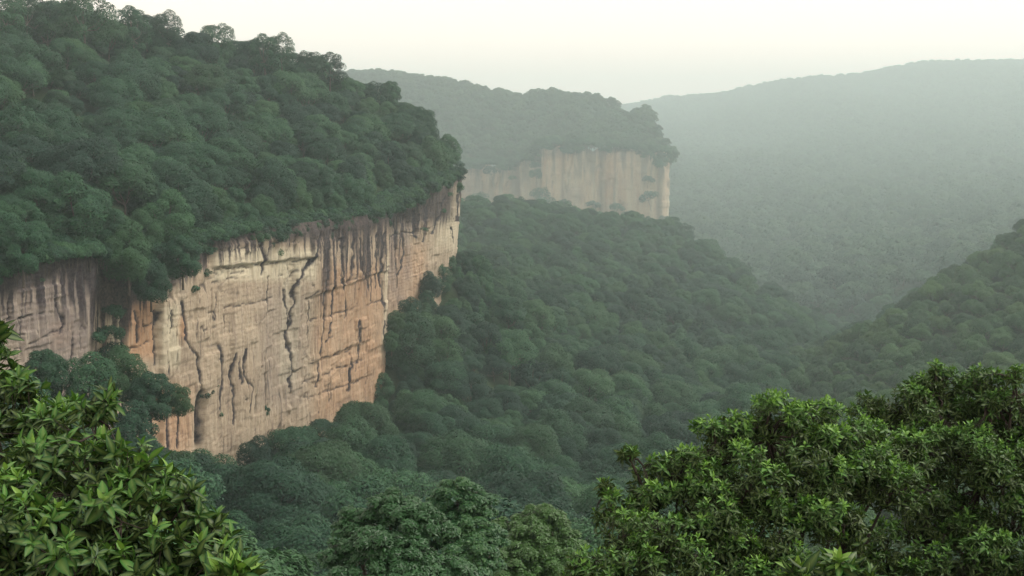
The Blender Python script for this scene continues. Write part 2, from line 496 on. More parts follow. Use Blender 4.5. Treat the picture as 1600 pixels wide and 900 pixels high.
CRACKS = [  # dark water streaks and open joints on the near wall, in photo pixels (x, y, half width)
    [(485, 366, 4), (473, 400, 4), (459, 423, 2.6), (451, 450, 1.8), (449, 500, 1.5), (444, 522, 2.0), (450, 560, 1.7), (449, 605, 1.2)],
    [(436, 452, 2), (444, 481, 2), (447, 507, 2)],
    [(499, 360, 4), (497, 430, 3), (496, 507, 2.2), (495, 529, 2), (489, 604, 1.4)],
    [(508, 360, 5), (508, 430, 3), (508, 500, 1.5), (501, 535, 1.2)],
    [(520, 360, 3), (522, 438, 2), (534, 492, 1.8)], [(534, 492, 2.2), (530, 497, 1.5)],
    [(537, 360, 3.5), (536, 400, 2.5), (535, 432, 1.5)],
    [(547, 372, 3), (551, 423, 2), (561, 436, 1.3)],
    [(563, 355, 4), (561, 423, 2.2), (569, 465, 1.4)], [(570, 370, 2), (573, 470, 1.6)], [(578, 365, 2.5), (580, 450, 1.6)],
    [(589, 365, 3.5), (586, 435, 2.2), (592, 481, 2), (595, 530, 2)], [(554, 500, 1.3), (555, 560, 1.8), (550, 580, 1.2)],
    [(390, 370, 4), (401, 400, 5), (402, 428, 2.5)], [(409, 386, 2.5), (404, 405, 2)], [(478, 376, 6), (477, 398, 5), (463, 420, 3)],
    [(285, 501, 2.5), (285, 531, 2.2), (302, 557, 2.5), (306, 591, 2.2), (310, 614, 3)], [(310, 610, 4), (311, 690, 8)],
    [(279, 472, 4), (285, 505, 3)], [(262, 485, 2), (262, 520, 1.4)],
    [(336, 540, 3), (341, 570, 4), (341, 600, 3.5), (338, 640, 2.5)], [(361, 552, 2.2), (355, 591, 2.6), (361, 615, 2.5), (360, 662, 2)],
    [(374, 545, 2.2), (372, 585, 2), (385, 607, 2), (381, 645, 1.6)], [(366, 560, 1.4), (370, 600, 1.4)], [(386, 590, 1.4), (388, 612, 1.4)],
    [(260, 565, 2), (262, 588, 1.5)], [(260, 635, 4), (260, 715, 5)], [(277, 650, 2), (275, 700, 2)],
    [(28, 462, 1.6), (26, 555, 1.6)], [(8, 460, 2), (8, 500, 1.5)], [(83, 468, 2), (92, 505, 3), (88, 520, 2)], [(110, 520, 2), (108, 570, 2)],
    [(196, 478, 2.4), (197, 520, 2), (198, 570, 2)], [(215, 486, 3), (217, 535, 2)], [(229, 480, 1.5), (231, 520, 1.2)], [(247, 485, 2.2), (246, 570, 1.8)],
    [(330, 460, 1.5), (329, 500, 1.5)], [(343, 480, 1.3), (345, 520, 1.3)], [(411, 430, 1), (410, 520, 0.9)],
    [(606, 420, 2), (604, 470, 2)], [(614, 352, 3), (612, 420, 1.8)], [(624, 345, 3), (626, 395, 1.8), (634, 450, 1.6)], [(637, 340, 3.5), (640, 400, 2), (633, 430, 1.6)],
    [(652, 330, 4), (653, 372, 1.8)], [(668, 320, 4), (666, 378, 1.5)], [(690, 310, 3), (676, 365, 2)], [(700, 330, 2.5), (706, 380, 1.5)], [(712, 280, 2.5), (711, 345, 1.8)],
    [(545, 560, 1.5), (538, 610, 2.2)], [(472, 470, 1), (474, 530, 1)],
]
BEDS = [
    [(322, 394), (360, 388), (395, 384), (439, 377), (477, 373)], [(330, 420), (387, 416), (427, 411), (466, 404)],
    [(326, 441), (361, 435)], [(352, 428), (372, 424)], [(410, 432), (446, 426)], [(466, 466), (502, 446), (531, 437), (575, 422), (600, 416)],
    [(505, 527), (532, 517)], [(454, 580), (480, 567), (514, 553), (560, 534)], [(462, 600), (510, 580), (560, 562)], [(470, 622), (520, 606), (560, 592)],
    [(500, 560), (545, 545)], [(0, 556), (40, 537), (78, 518), (100, 508)], [(20, 498), (60, 490)], [(205, 520), (245, 505)], [(200, 548), (246, 530)],
    [(320, 488), (350, 480), (420, 465)], [(610, 370), (660, 360)], [(478, 500), (520, 488), (590, 468)], [(0, 530), (30, 522)], [(300, 520), (330, 510)],
]

def near_cliff():
    step = 0.34
    s, (x, y, rim) = path_resample(NEAR_PATH, [NEAR_RIM], step)
    keep = (y < 665)
    s, x, y, rim = s[keep], x[keep], y[keep], rim[keep]
    # rounded corners in plan
    ker = np.hanning(27); ker /= ker.sum()
    pad = lambda a: np.concatenate([np.full(13, a[0]) + (np.arange(-13, 0) * (a[1] - a[0])), a, np.full(13, a[-1]) + np.arange(1, 14) * (a[-1] - a[-2])])
    x = np.convolve(pad(x), ker, 'valid'); y = np.convolve(pad(y), ker, 'valid')
    tx, ty = np.gradient(x), np.gradient(y)
    ln = np.hypot(tx, ty); nx, ny = ty / ln, -tx / ln          # outward (to the valley)
    rows = 190
    t = np.linspace(0, 1, rows)
    base = np.minimum(ground_z(x + nx * 4, y + ny * 4), ground_z(x, y)) - 6
    zz = (rim + 0.4)[:, None] * (1 - t) + base[:, None] * t
    ss = np.repeat(s[:, None], rows, 1)
    xx = np.repeat(x[:, None], rows, 1); yy = np.repeat(y[:, None], rows, 1)
    PX, PY, _ = to_pixel(xx, yy, zz)
    below = rim[:, None] - zz
    # relief
    warp = 3.0 * (fbm(ss / 9, zz / 14, 3) - 0.5)
    d = 4.6 * (fbm(ss / 34, zz / 60, 11, 3) - 0.5)
    rid = 1 - np.abs(2 * fbm((ss + warp) / 6.5, zz / 45, 21, 3) - 1)
    d += 1.0 * (rid - 0.75)
    d += 0.9 * (fbm((ss + warp) / 1.8, zz / 14, 31, 3) - 0.5)
    # blocky beds: irregular courses with joints
    zb = zz + 1.8 * (fbm(ss / 25, zz / 25, 41, 3) - 0.5) + 0.035 * ss * 0
    thick = 3.1
    course = np.floor(zb / thick + 0.9 * noise(zb * 0 + 3.3, zb / 7.0, 43))
    joint = np.floor((ss + warp * 0.6) / (4.0 + 4.0 * _hash(course, course * 0, course * 0, 51)) + 7.7 * _hash(course, course * 0 + 1, course * 0, 52))
    blk = _hash(course, joint, course * 0, 53)
    amount = smooth(0.42, 0.62, fbm(ss / 30, zz / 18, 54, 3))
    d += (blk - 0.5) * (0.12 + 0.55 * amount)
    d += 0.30 * (fbm(ss / 0.9, zz / 0.9, 61, 3) - 0.5)
    fine = (zb / 1.25 + 0.5 * fbm(ss / 11, zb / 5, 63, 2)) % 1.0
    d += 0.15 * (fine - 0.5) * smooth(0.40, 0.6, fbm(ss / 12, zz / 7, 64, 3))
    cr = np.zeros_like(zz); bd = np.zeros_like(zz)
    wob = 3.4 * (fbm(PX / 6, PY / 11, 71, 4) - 0.5) * 2
    for c in CRACKS:
        polyline_mask(PX + wob, PY, c, 2, cr)
    for b in BEDS:
        polyline_mask(PX, PY + 3.2 * (fbm(PX / 10, PY / 12, 73, 3) - 0.5) * 2, b, 1.5, bd)
    bd *= smooth(0.30, 0.50, fbm(PX / 10, PY / 10, 75, 2))
    # general hair-line joints
    hair_v = smooth(0.965, 0.99, 1 - np.abs(2 * fbm((ss + warp) / 4.5, zz / 26, 81, 2) - 1)) * smooth(0.5, 0.6, fbm(ss / 9, zz / 16, 82, 2))
    hair_h = smooth(0.955, 0.99, 1 - np.abs(2 * fbm(ss / 30, (zb) / 4.2, 83, 2) - 1)) * smooth(0.46, 0.6, fbm(ss / 14, zz / 6, 84, 2))
    gully = np.exp(-((PX - 170) / 20) ** 2) * 3.0 + np.exp(-((PX - 312) / 8) ** 2) * smooth(600, 640, PY) * 2.0
    d -= 0.36 * cr + 0.42 * bd + 0.30 * hair_v + 0.15 * hair_h + gully
    edge = lambda v, c, w: smooth(c - w, c + w, v)
    wv = 2.5 * (fbm(PX / 14, PY / 10, 101, 3) - 0.5) * 2
    d += 0.95 * edge(PX, 326, 3) * (1 - edge(PX, 480, 4)) * (1 - edge(PY + wv, 417 - (PX - 330) * 0.10, 1.6))      # ledge under the cream course
    d += 0.70 * edge(PX, 466, 3) * (1 - edge(PX, 600, 3)) * (1 - edge(PY + wv, 466 - (PX - 466) * 0.34, 1.6))
    d += 0.55 * edge(PX, 452, 4) * (1 - edge(PX, 570, 4)) * (1 - edge(PY + wv, 580 - (PX - 454) * 0.43, 1.6))
    d += 1.3 * edge(PX + wv, 250, 2.5) - 2.6 * edge(PX + wv, 603, 3) + 0.8 * edge(PX + wv, 448, 2.5) + 1.2 * edge(PX + wv, 655, 3)
    d += np.where(below < 3.0, -(3.0 - below) * 0.35, 0)
    lean = -0.02 * below
    dd = d + lean
    # colour regions, all fixed on the stone
    soft = lambda a, b, v, w: smooth(a - w, a + w, v) * (1 - smooth(b - w, b + w, v))
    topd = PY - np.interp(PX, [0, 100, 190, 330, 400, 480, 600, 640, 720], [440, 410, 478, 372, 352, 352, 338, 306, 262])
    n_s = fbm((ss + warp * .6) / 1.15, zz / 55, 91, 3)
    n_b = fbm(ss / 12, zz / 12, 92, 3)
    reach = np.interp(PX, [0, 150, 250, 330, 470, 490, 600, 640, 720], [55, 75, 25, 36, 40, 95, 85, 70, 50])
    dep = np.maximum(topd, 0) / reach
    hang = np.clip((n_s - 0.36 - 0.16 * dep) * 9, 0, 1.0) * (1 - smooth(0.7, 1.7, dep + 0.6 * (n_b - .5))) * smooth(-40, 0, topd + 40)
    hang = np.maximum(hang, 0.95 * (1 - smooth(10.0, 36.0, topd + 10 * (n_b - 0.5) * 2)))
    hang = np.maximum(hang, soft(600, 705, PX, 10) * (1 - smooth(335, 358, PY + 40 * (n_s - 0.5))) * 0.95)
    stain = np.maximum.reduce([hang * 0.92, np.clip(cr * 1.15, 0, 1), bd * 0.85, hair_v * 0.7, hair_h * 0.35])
    warm = soft(486, 604, PX, 10) * smooth(390, 430, PY) * (0.5 + 0.6 * n_b) * 0.85
    warm = np.maximum(warm, soft(200, 248, PX, 5) * soft(470, 560, PY, 12))
    warm = np.maximum(warm, 0.85 * soft(240, 300, PX, 8) * soft(600, 720, PY, 12) * n_b * 1.4)
    warm = np.maximum(warm, soft(268, 286, PX, 4) * soft(495, 530, PY, 8))
    warm = np.maximum(warm, 0.6 * soft(612, 670, PX, 8) * soft(380, 490, PY, 14))
    warm = np.maximum(warm, 0.7 * soft(76, 110, PX, 8) * soft(505, 545, PY, 10))
    pale = soft(326, 478, PX, 8) * soft(388, 438, PY, 7) * 1.0
    pale = np.maximum(pale, soft(248, 276, PX, 5) * soft(478, 575, PY, 12) * 0.9)
    pale = np.maximum(pale, soft(184, 195, PX, 3) * soft(488, 570, PY, 8))
    pale = np.maximum(pale, 0.85 * soft(590, 603, PX, 4) * soft(400, 560, PY, 15))
    pale = np.maximum(pale, 0.8 * soft(436, 456, PX, 4) * soft(430, 600, PY, 15))
    pale = np.maximum(pale, 0.9 * soft(680, 716, PX, 5) * soft(285, 390, PY, 12) * (n_b * 1.5))
    grey = np.maximum(soft(-100, 160, PX, 14) * (0.4 + 0.9 * n_b), soft(604, 650, PX, 6) * soft(330, 480, PY, 20) * n_b * 1.1)
    grey = np.maximum(grey, 0.45 * soft(395, 470, PX, 20) * soft(450, 640, PY, 20))
    vx = xx + nx[:, None] * dd; vy = yy + ny[:, None] * dd
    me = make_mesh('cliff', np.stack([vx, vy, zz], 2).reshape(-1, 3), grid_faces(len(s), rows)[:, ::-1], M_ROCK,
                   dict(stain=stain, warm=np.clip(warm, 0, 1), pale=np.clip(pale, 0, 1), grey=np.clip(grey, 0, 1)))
    tag(link('cliff', me), kind='structure')
    return np.stack([vx[::4, ::4], vy[::4, ::4], zz[::4, ::4]], 2).reshape(-1, 3)

def far_cliff():
    step = 1.9
    s, (x, y, rim) = path_resample(FAR_PATH, [FAR_RIM], step)
    keep = (x > -320) & (y < 2485)
    s, x, y, rim = s[keep], x[keep], y[keep], rim[keep]
    K = FK
    ker = np.hanning(9); ker /= ker.sum()
    x[4:-4] = np.convolve(x, ker, 'valid'); y[4:-4] = np.convolve(y, ker, 'valid')
    tx, ty = np.gradient(x), np.gradient(y)
    ln = np.hypot(tx, ty); nx, ny = ty / ln, -tx / ln
    rows = 100
    t = np.linspace(0, 1, rows)
    base = np.minimum(ground_z(x + nx * 10, y + ny * 6), ground_z(x, y)) - 14
    rim = rim + 24 * (fbm(s / 28, s * 0, 8, 3) - 0.62)
    zz = (rim + 0.6)[:, None] * (1 - t) + base[:, None] * t
    ss = np.repeat(s[:, None], rows, 1)
    xx = np.repeat(x[:, None], rows, 1); yy = np.repeat(y[:, None], rows, 1)
    PX, PY, _ = to_pixel(xx, yy, zz)
    zw, sw = zz, ss
    zz, ss = zz / K, ss / K
    warp = 6 * (fbm(ss / 18, zz / 30, 3) - 0.5)
    d = 8 * (fbm(ss / 60, zz / 150, 12, 3) - 0.5)
    rid = 1 - np.abs(2 * fbm((ss + warp) / 13, zz / 120, 22, 3) - 1)
    d += 3.4 * (rid - 0.75)
    d += 1.6 * (fbm((ss + warp) / 4, zz / 40, 32, 3) - 0.5)
    course = np.floor(zz / 6.5 + noise(zz * 0, zz / 16, 44))
    d += 1.3 * (_hash(course, np.floor((ss + warp) / 9), course * 0, 55) - 0.5)
    groove = smooth(0.45, 0.6, fbm(ss / 25, zz / 40, 86, 2)) * smooth(0.92, 0.985, 1 - np.abs(2 * fbm((ss + warp) / 11, zz / 90, 85, 2) - 1))
    d -= 2.2 * groove
    for cx, w, dep in [(835, 8, 7), (940, 5, 3), (1030, 4, 3), (806, 5, 4), (768, 5, 3)]:
        d -= dep * np.exp(-((PX - cx) / w) ** 2)
    n_s = fbm((ss + warp) / 4.5, zz / 60, 95, 3)
    n_b = fbm(ss / 22, zz / 22, 96, 3)
    below = rim[:, None] / K - zz
    stain = np.clip((n_s - 0.47) * 5, 0, 0.8) * (1 - smooth(10, 45, below + 30 * (n_b - .5)))
    stain = np.maximum(stain * 0.7, groove * 0.3)
    for cx, w in [(940, 5), (1030, 4), (835, 10), (808, 7), (880, 3), (960, 2)]:
        stain = np.maximum(stain, 0.45 * np.exp(-((PX - cx + 5 * (n_s - .5)) / w) ** 2))
    warm = np.clip(0.35 + 0.9 * n_b, 0, 1) * np.ones_like(zz)
    pale = np.clip(0.25 + (n_s - 0.35) * 1.8, 0, 1)
    grey = np.clip((n_b - 0.55) * 3, 0, 0.6)
    zz = zw; d = d * K
    vx = xx + nx[:, None] * d; vy = yy + ny[:, None] * d
    me = make_mesh('far_cliff', np.stack([vx, vy, zz], 2).reshape(-1, 3), grid_faces(len(s), rows)[:, ::-1], M_ROCK,
                   dict(stain=stain, warm=warm, pale=pale, grey=grey))
    tag(link('far_cliff', me), kind='structure')
    return np.stack([vx[::2, ::2], vy[::2, ::2], zz[::2, ::2]], 2).reshape(-1, 3)

WALL_PTS = near_cliff()
FAR_WALL_PTS = far_cliff()

# ---------------------------------------------------------------- tree prototypes
def unit(v):
    return v / (np.linalg.norm(v, axis=-1, keepdims=True) + 1e-9)

def leaf_cards(pos, nrm, size, rng, asp=0.55):
    """one bent leaf spray (two quads sharing a rib) per point"""
    n = len(pos)
    ref = unit(rng.normal(size=(n, 3)))
    a = unit(np.cross(nrm, ref)); b = np.cross(nrm, a)
    L = size[:, None] * 0.5
    W = L * asp
    tip, root = pos + a * L, pos - a * L
    droop = nrm * (L * 0.28)
    l = pos + b * W - droop; r = pos - b * W - droop
    V = np.stack([root, l, tip - droop, r], 1).reshape(-1, 3)
    i = np.arange(n)[:, None] * 4
    return V, np.concatenate([i + np.array([[0, 1, 2]]), i + np.array([[0, 2, 3]])])

def make_lobes(rng, n, Rr, H, spread=0.62, open_=0.0, full=False):
    """lobes spread over a dome: centre, radius"""
    c, r = [], []
    for k in range(n):
        a = k * 2.39996 + rng.uniform(-.5, .5)
        dz = 1 - (1.85 if full else 1.25) * (k + 0.4) / n
        dx = math.sqrt(max(0, 1 - dz * dz))
        rr = spread * Rr * dx * rng.uniform(0.8, 1.15)
        c.append((rr * math.cos(a), rr * math.sin(a), H * ((0.50 if full else 0.58) + (0.36 if full else 0.27) * dz + rng.uniform(-.05, .05))))
        r.append(Rr * rng.uniform(0.23, 0.48) * (1 - 0.30 * open_))
    return np.array(c), np.array(r)

def crown_mesh(rng, lobes, radii, n, leaf, H, squash=0.86, low=-0.55):
    cum = np.cumsum(radii ** 2); cum /= cum[-1]
    k = np.searchsorted(cum, rng.random(int(n * 1.7)))
    d = unit(rng.normal(size=(len(k), 3)))
    d[:, 2] = np.where(d[:, 2] < low, -d[:, 2], d[:, 2])
    # small tufts: leaves gather in bunches on each lobe
    nb = 20
    bun = unit(rng.normal(size=(len(lobes), nb, 3)))
    bun[..., 2] = np.abs(bun[..., 2]) * 1.0 - 0.25 * rng.random((len(lobes), nb))
    bun = unit(bun)
    pick = bun[k, rng.integers(0, nb, len(k))]
    d = unit(d * 0.62 + pick * 0.58)
    rad = radii[k] * (1.0 - 0.30 * rng.random(len(k)) ** 2.2 + 0.06 * rng.normal(size=len(k)))
    off = d * rad[:, None]; off[:, 2] *= squash
    p = lobes[k] + off
    # drop leaves buried in other lobes
    inside = np.zeros(len(p), bool)
    for c, r in zip(lobes, radii):
        q = p - c; q[:, 2] /= squash
        inside |= np.linalg.norm(q, axis=1) < 0.72 * r
    p, d = p[~inside][:n], d[~inside][:n]
    cen = np.array([0, 0, H * 0.5])
    nrm = unit(0.65 * d + 0.35 * unit(p - cen) + np.array([0, 0, 0.35]) + 0.30 * rng.normal(size=p.shape))
    return leaf_cards(p, nrm, leaf * rng.uniform(0.6, 1.35, len(p)), rng)

def trunk_mesh(rng, lobes, radii, H, r0, sides=6, nlimb=7):
    segs = []
    fork = np.array([rng.uniform(-.3, .3), rng.uniform(-.3, .3), H * 0.34])
    segs.append(([(0, 0, -1.5), (0.05, 0, H * .12), fork * [.5, .5, .7], fork], [r0 * 1.25, r0, r0 * .9, r0 * .8]))
    idx = np.argsort(-radii)[:nlimb]
    for i in idx:
        c = lobes[i]
        m = fork * 0.45 + c * 0.55 + [0, 0, -0.06 * H]
        segs.append(([fork, fork * .75 + m * .25 + [0, 0, .02 * H], m, c + [0, 0, radii[i] * .2]], [r0 * .55, r0 * .45, r0 * .32, r0 * .12]))
        for _ in range(2):
            e = c + unit(rng.normal(size=3)) * radii[i] * .8
            segs.append(([m, (m + e) / 2 + [0, 0, .2], e], [r0 * .25, r0 * .17, r0 * .06]))
    return tubes(segs, sides)

class Proto:
    pass

def tree_proto(seed, Rr, H, nl, leaves, leaf, mat, open_=0.0, spread=0.62, joined=True, r0=0.28, low=-0.55, full=False):
    rng = np.random.default_rng(seed)
    p = Proto()
    lo, ra = make_lobes(rng, nl, Rr, H, spread, open_, full)
    V, F = crown_mesh(rng, lo, ra, leaves, leaf, H, low=low)
    tv, tf = trunk_mesh(rng, lo, ra, H, r0)
    p.crown = make_mesh('crown', V, F, mat, smooth_shade=False)
    p.trunk = make_mesh('trunk', tv, tf, M_BARK)
    p.R, p.H = Rr, H
    if joined:
        mi = np.concatenate([np.zeros(len(F)), np.ones(len(tf))])
        p.all = make_mesh('forest_tree', np.concatenate([V, tv]), [F, tf + len(V)], [mat, M_BARK], smooth_shade=False, mat_index=mi)
    return p

HI = [tree_proto(100 + i, 6.8 + 0.5 * (i % 3), 13.0 + 1.3 * (i % 4), 14 + 3 * (i % 4), 15000, 0.46, M_FOREST, spread=0.62 + .03 * (i % 3)) for i in range(7)]
OPEN = [tree_proto(200 + i, 6.2, 15.0 + i, 24 + 3 * i, 8500, 0.46, M_FOREST, open_=0.55, spread=0.74, low=-0.9, full=True) for i in range(3)]
LO = [tree_proto(300 + i, 6.6 + 0.4 * i, 12.0 + i, 11 + i, 1300, 1.35, M_FAR) for i in range(4)]
BUSH = []
for i in range(3):
    b_ = tree_proto(400 + i, 2.6, 4.4, 12, 1500, 0.40, M_FOREST, spread=0.85, r0=0.06, low=-1.1)
    BUSH.append(b_)
FULL = []
for i in range(3):
    FULL.append(tree_proto(450 + i, 5.6 + .4 * i, 13.0 + i, 22 + 2 * i, 16000, 0.46, M_FOREST, spread=0.62, low=-1.1, full=True))
MOSS = [tree_proto(480 + i, 5.6 + .5 * i, 11.0 + i, 15 + 2 * i, 8000, 0.50, M_MOSS, spread=0.64) for i in range(3)]
PROTOS = HI + OPEN + BUSH + FULL + MOSS                       # indices 0..6 round crowns, 7..9 open crowns
PR = np.array([p.R for p in PROTOS]); PH = np.array([p.H for p in PROTOS])

def scatter(x0, x1, y0, y1, d, seed):
    rng = np.random.default_rng(seed)
    xs = np.arange(x0, x1, d); ys = np.arange(y0, y1, d * 0.87)
    A, B = np.meshgrid(xs, ys, indexing='ij')
    A = A + (np.arange(len(ys)) % 2)[None] * d * .5
    A = A + rng.uniform(-.36, .36, A.shape) * d; B = B + rng.uniform(-.36, .36, B.shape) * d
    return A.ravel(), B.ravel()

def wall_distance(path, x, y):
    best = np.full(np.shape(x), 1e9)
    for a, b in zip(path[:-1], path[1:]):
        dx, dy = b - a
        t = np.clip(((x - a[0]) * dx + (y - a[1]) * dy) / (dx * dx + dy * dy), 0, 1)
        best = np.minimum(best, np.hypot(x - a[0] - t * dx, y - a[1] - t * dy))
    return best

rng = np.random.default_rng(7)
trees = []      # rows: x, y, z, proto, scale, rot, region (0 plateau, 1 valley slope, 2 right hillside)

# near plateau
x, y = scatter(-330, 0, 160, 700, 9.6, 1)
ins = poly_contains(NEAR_POLY, x, y); wd = wall_distance(NEAR_PATH, x, y)
z = PLATEAU(x, y)
px, py, f = to_pixel(x, y, z + 6)
ok = ins & (wd > 1.2) & (px > -140) & (px < 1000) & (py > -160)
for X_, Y_, Z_, W_ in zip(x[ok], y[ok], z[ok], wd[ok]):
    sc = (0.68 + 0.70 * rng.random() ** 1.8) * (0.8 if W_ < 6 else 1.0)
    trees.append((X_, Y_, Z_ - 3.2, rng.integers(13, 16) if W_ < 14 else (rng.integers(7, 10) if rng.random() < .10 else rng.integers(0, 7)), sc, rng.uniform(0, 6.28), 0))
# low growth along the rim, hanging over it
def rim_growth(path, rim, step, s0, s1, reg, seed, inward=5.0):
    r = np.random.default_rng(seed)
    s_, (ax, ay, az) = path_resample(path, [rim], step)
    tx_, ty_ = np.gradient(ax), np.gradient(ay)
    l_ = np.hypot(tx_, ty_); nx_, ny_ = ty_ / l_, -tx_ / l_
    out = []
    for k in range(len(s_)):
        drape = max(0, float(fbm(np.array([s_[k] / 13]), np.array([seed * 1.0]), 5, 3)[0]) - 0.42) * 26 * step / 2.6
        for w_ in (-0.6, -0.9, -1.0, 0.8, 2.2, inward):
            q = w_ + r.uniform(-1, 1) * 0.9
            j = r.uniform(-.5, .5) * step
            sc = r.uniform(s0, s1)
            out.append((ax[k] - nx_[k] * q + tx_[k] / l_[k] * j, ay[k] - ny_[k] * q + ty_[k] / l_[k] * j, az[k] - 2.0 * sc + 0.25 * max(q, 0) - (r.uniform(0, 1.0) * drape if w_ < 0 else 0), r.integers(10, 13), sc, r.uniform(0, 6.28), reg))
    return out
for row in rim_growth(NEAR_PATH, NEAR_RIM, 2.6, 0.55, 1.25, 0, 77):
    trees.append(row)
# valley slopes
x, y = scatter(-260, 420, 105, 1330, 10.6, 2)
ins = poly_contains(NEAR_POLY, x, y) | poly_contains(FAR_POLY, x, y)
wd = np.minimum(wall_distance(NEAR_PATH, x, y), wall_distance(FAR_PATH, x, y))
z = ground_z(x, y)
px, py, f = to_pixel(x, y, z + 7)
ok = ~ins & (wd > 4.5) & (px > -150) & (px < 1760) & (py < 1080)
rightside = np.where((x > 0.215 * y) & (y < 800), 2, 1)
for X_, Y_, Z_, W_, R_, D_ in zip(x[ok], y[ok], z[ok], wd[ok], rightside[ok], f[ok]):
    sc = (0.70 + 0.95 * rng.random() ** 2.2) * (0.6 if W_ < 9 else 1.0)
    if R_ == 2: sc *= 0.8
    trees.append((X_, Y_, Z_ - 2.6, rng.integers(16, 19) if R_ == 2 else rng.integers(13, 16) if W_ < 12 or rng.random() < .25 else (rng.integers(7, 10) if rng.random() < .12 else rng.integers(0, 7)), sc, rng.uniform(0, 6.28), R_))

# the steep apron under the cliff corner carries trees close together
x, y = scatter(-60, 30, 400, 640, 5.2, 8)
ins = poly_contains(NEAR_POLY, x, y); wd = wall_distance(NEAR_PATH, x, y)
z = ground_z(x, y)
ok = ~ins & (wd > 2.2) & (wd < 26)
for X_, Y_, Z_, W_ in zip(x[ok], y[ok], z[ok], wd[ok]):
    trees.append((X_, Y_, Z_ - 2.5, rng.integers(13, 16), rng.uniform(.42, .80), rng.uniform(0, 6.28), 1))
# hand-placed trees: pixel of the crown middle, distance, scale, proto, label
SPECIAL = [
    (8, 17, 428, 1.16, 7, 'open-crowned tree at the left end of the plateau skyline'),
    (40, 15, 440, 1.22, 8, 'open tree on the plateau skyline, second from the left'),
    (130, 19, 452, 1.65, 7, 'widest tree on the near plateau skyline, sky showing through its limbs'),
    (72, 25, 446, 0.85, 9, 'small gappy tree between the first two big skyline trees'),
    (208, 39, 478, 1.34, 8, 'dark upright tree on the near skyline right of the widest tree'),
    (262, 45, 492, 1.16, 9, 'rounded skyline tree left of the open lacy tree'),
    (338, 59, 508, 1.28, 7, 'lacy pale tree on the near skyline with sky between its leaves'),
    (414, 79, 530, 1.28, 8, 'full dark tree on the skyline right of the lacy pale tree'),
    (440, 75, 534, 1.04, 9, 'thin tree rising behind the full dark skyline tree'),
    (482, 95, 550, 0.98, 7, 'small open tree near the right end of the plateau skyline'),
    (515, 103, 562, 1.16, 8, 'last tree of the near skyline, against the pale sky'),
    (610, 150, 592, 1.09, 13, 'dark tree on the shoulder where the near plateau drops towards the far cliff'),
    (660, 195, 590, 1.09, 15, 'dark tree at the top of the plateau nose'),
    (700, 235, 578, 0.98, 15, 'tree on the plateau nose just above the cliff corner'),
    (718, 262, 570, 0.50, 9, 'small tree leaning out over the cliff corner towards the far cliff'),
    (265, 345, 318, 1.05, 14, 'big round pale tree overhanging the near cliff, left of the cream ledge'),
    (200, 400, 296, 1.1, 14, 'dark tree hanging low over the near cliff edge'),
    (285, 405, 312, 0.95, 13, 'dark tree spilling over the rim beside the cream ledge'),
    (235, 440, 300, 0.8, 15, 'lowest tree of the dark clump spilling over the near cliff'),
    (35, 392, 258, 0.95, 13, 'bright green tree on the cliff rim at the left edge of the picture'),
    (70, 590, 236, 0.85, 13, 'dark tree in front of the cliff foot, behind the large-leaved shrub'),
    (140, 605, 240, 0.9, 15, 'dark tree against the grey left part of the cliff'),
    (190, 590, 252, 0.85, 15, 'dense dark tree below the vegetated gully of the cliff'),
    (235, 625, 248, 0.9, 13, 'dark spreading tree standing before the orange stained rock'),
    (278, 628, 256, 0.5, 15, 'thin outer tree of the dark clump before the cliff, nearest the streaked wall'),
    (205, 690, 240, 1.05, 14, 'lowest dark tree of the clump before the cliff foot'),
    (110, 680, 228, 1.1, 13, 'dark tree low behind the large-leaved shrub at left'),
    (30, 640, 226, 1.0, 14, 'dark tree at the left edge between the shrub and the grey cliff'),
    (410, 640, 366, 0.42, 13, 'small tree poking up in front of the cliff base'),
    (620, 505, 455, 0.62, 15, 'dark tree beside the lower right corner of the near cliff'),
    (612, 535, 450, 0.55, 15, 'dark tree at the foot of the near cliff corner'),
    (686, 436, 538, 0.95, 15, 'tree growing against the receding face near the cliff corner'),
    (672, 448, 512, 0.85, 14, 'tree climbing highest against the shaded face near the cliff corner'),
    (700, 412, 552, 0.75, 13, 'tree at the very end of the near cliff, where rock meets the valley forest'),
    (640, 490, 480, 0.85, 15, 'dark tree left of the ones climbing the receding cliff face'),
    (668, 470, 505, 0.7, 13, 'tree below the receding cliff face, half hiding its foot'),
]
special_idx = {}
for (px_, py_, d_, sc_, pi_, lab) in SPECIAL:
    X_, Y_, Z_ = ground_point(px_, py_, d_)
    Z_ -= PH[pi_] * sc_ * (0.5 if pi_ >= 13 else 0.62)
    # clear neighbours that would swallow it
    special_idx[len(trees)] = lab
    trees.append((X_, Y_, Z_, pi_, sc_, rng.uniform(0, 6.28), 0 if py_ < 470 else 1))
T = np.array(trees)
keep = np.ones(len(T), bool)
for i in special_idx:
    dd = np.hypot(T[:, 0] - T[i, 0], T[:, 1] - T[i, 1])
    near = dd < 4.6 * T[i, 4]
    near[list(special_idx)] = False
    keep &= ~near
old = np.nonzero(keep)[0]
remap = {o: n for n, o in enumerate(old)}
T = T[keep]
special_idx = {remap[i]: l for i, l in special_idx.items()}

# ---------------------------------------------------------------- what the camera can see of each tree
FORE_POLYS = [np.array([(-20, 560), (60, 600), (190, 605), (150, 690), (260, 710), (270, 770), (340, 790), (375, 830), (415, 890), (420, 920), (-20, 920)], float),
              np.array([(890, 920), (900, 840), (940, 760), (1080, 665), (1200, 610), (1310, 650), (1360, 605), (1460, 575), (1620, 590), (1620, 920)], float),
              np.array([(500, 920), (530, 820), (600, 780), (720, 755), (760, 800), (880, 800), (900, 920)], float)]

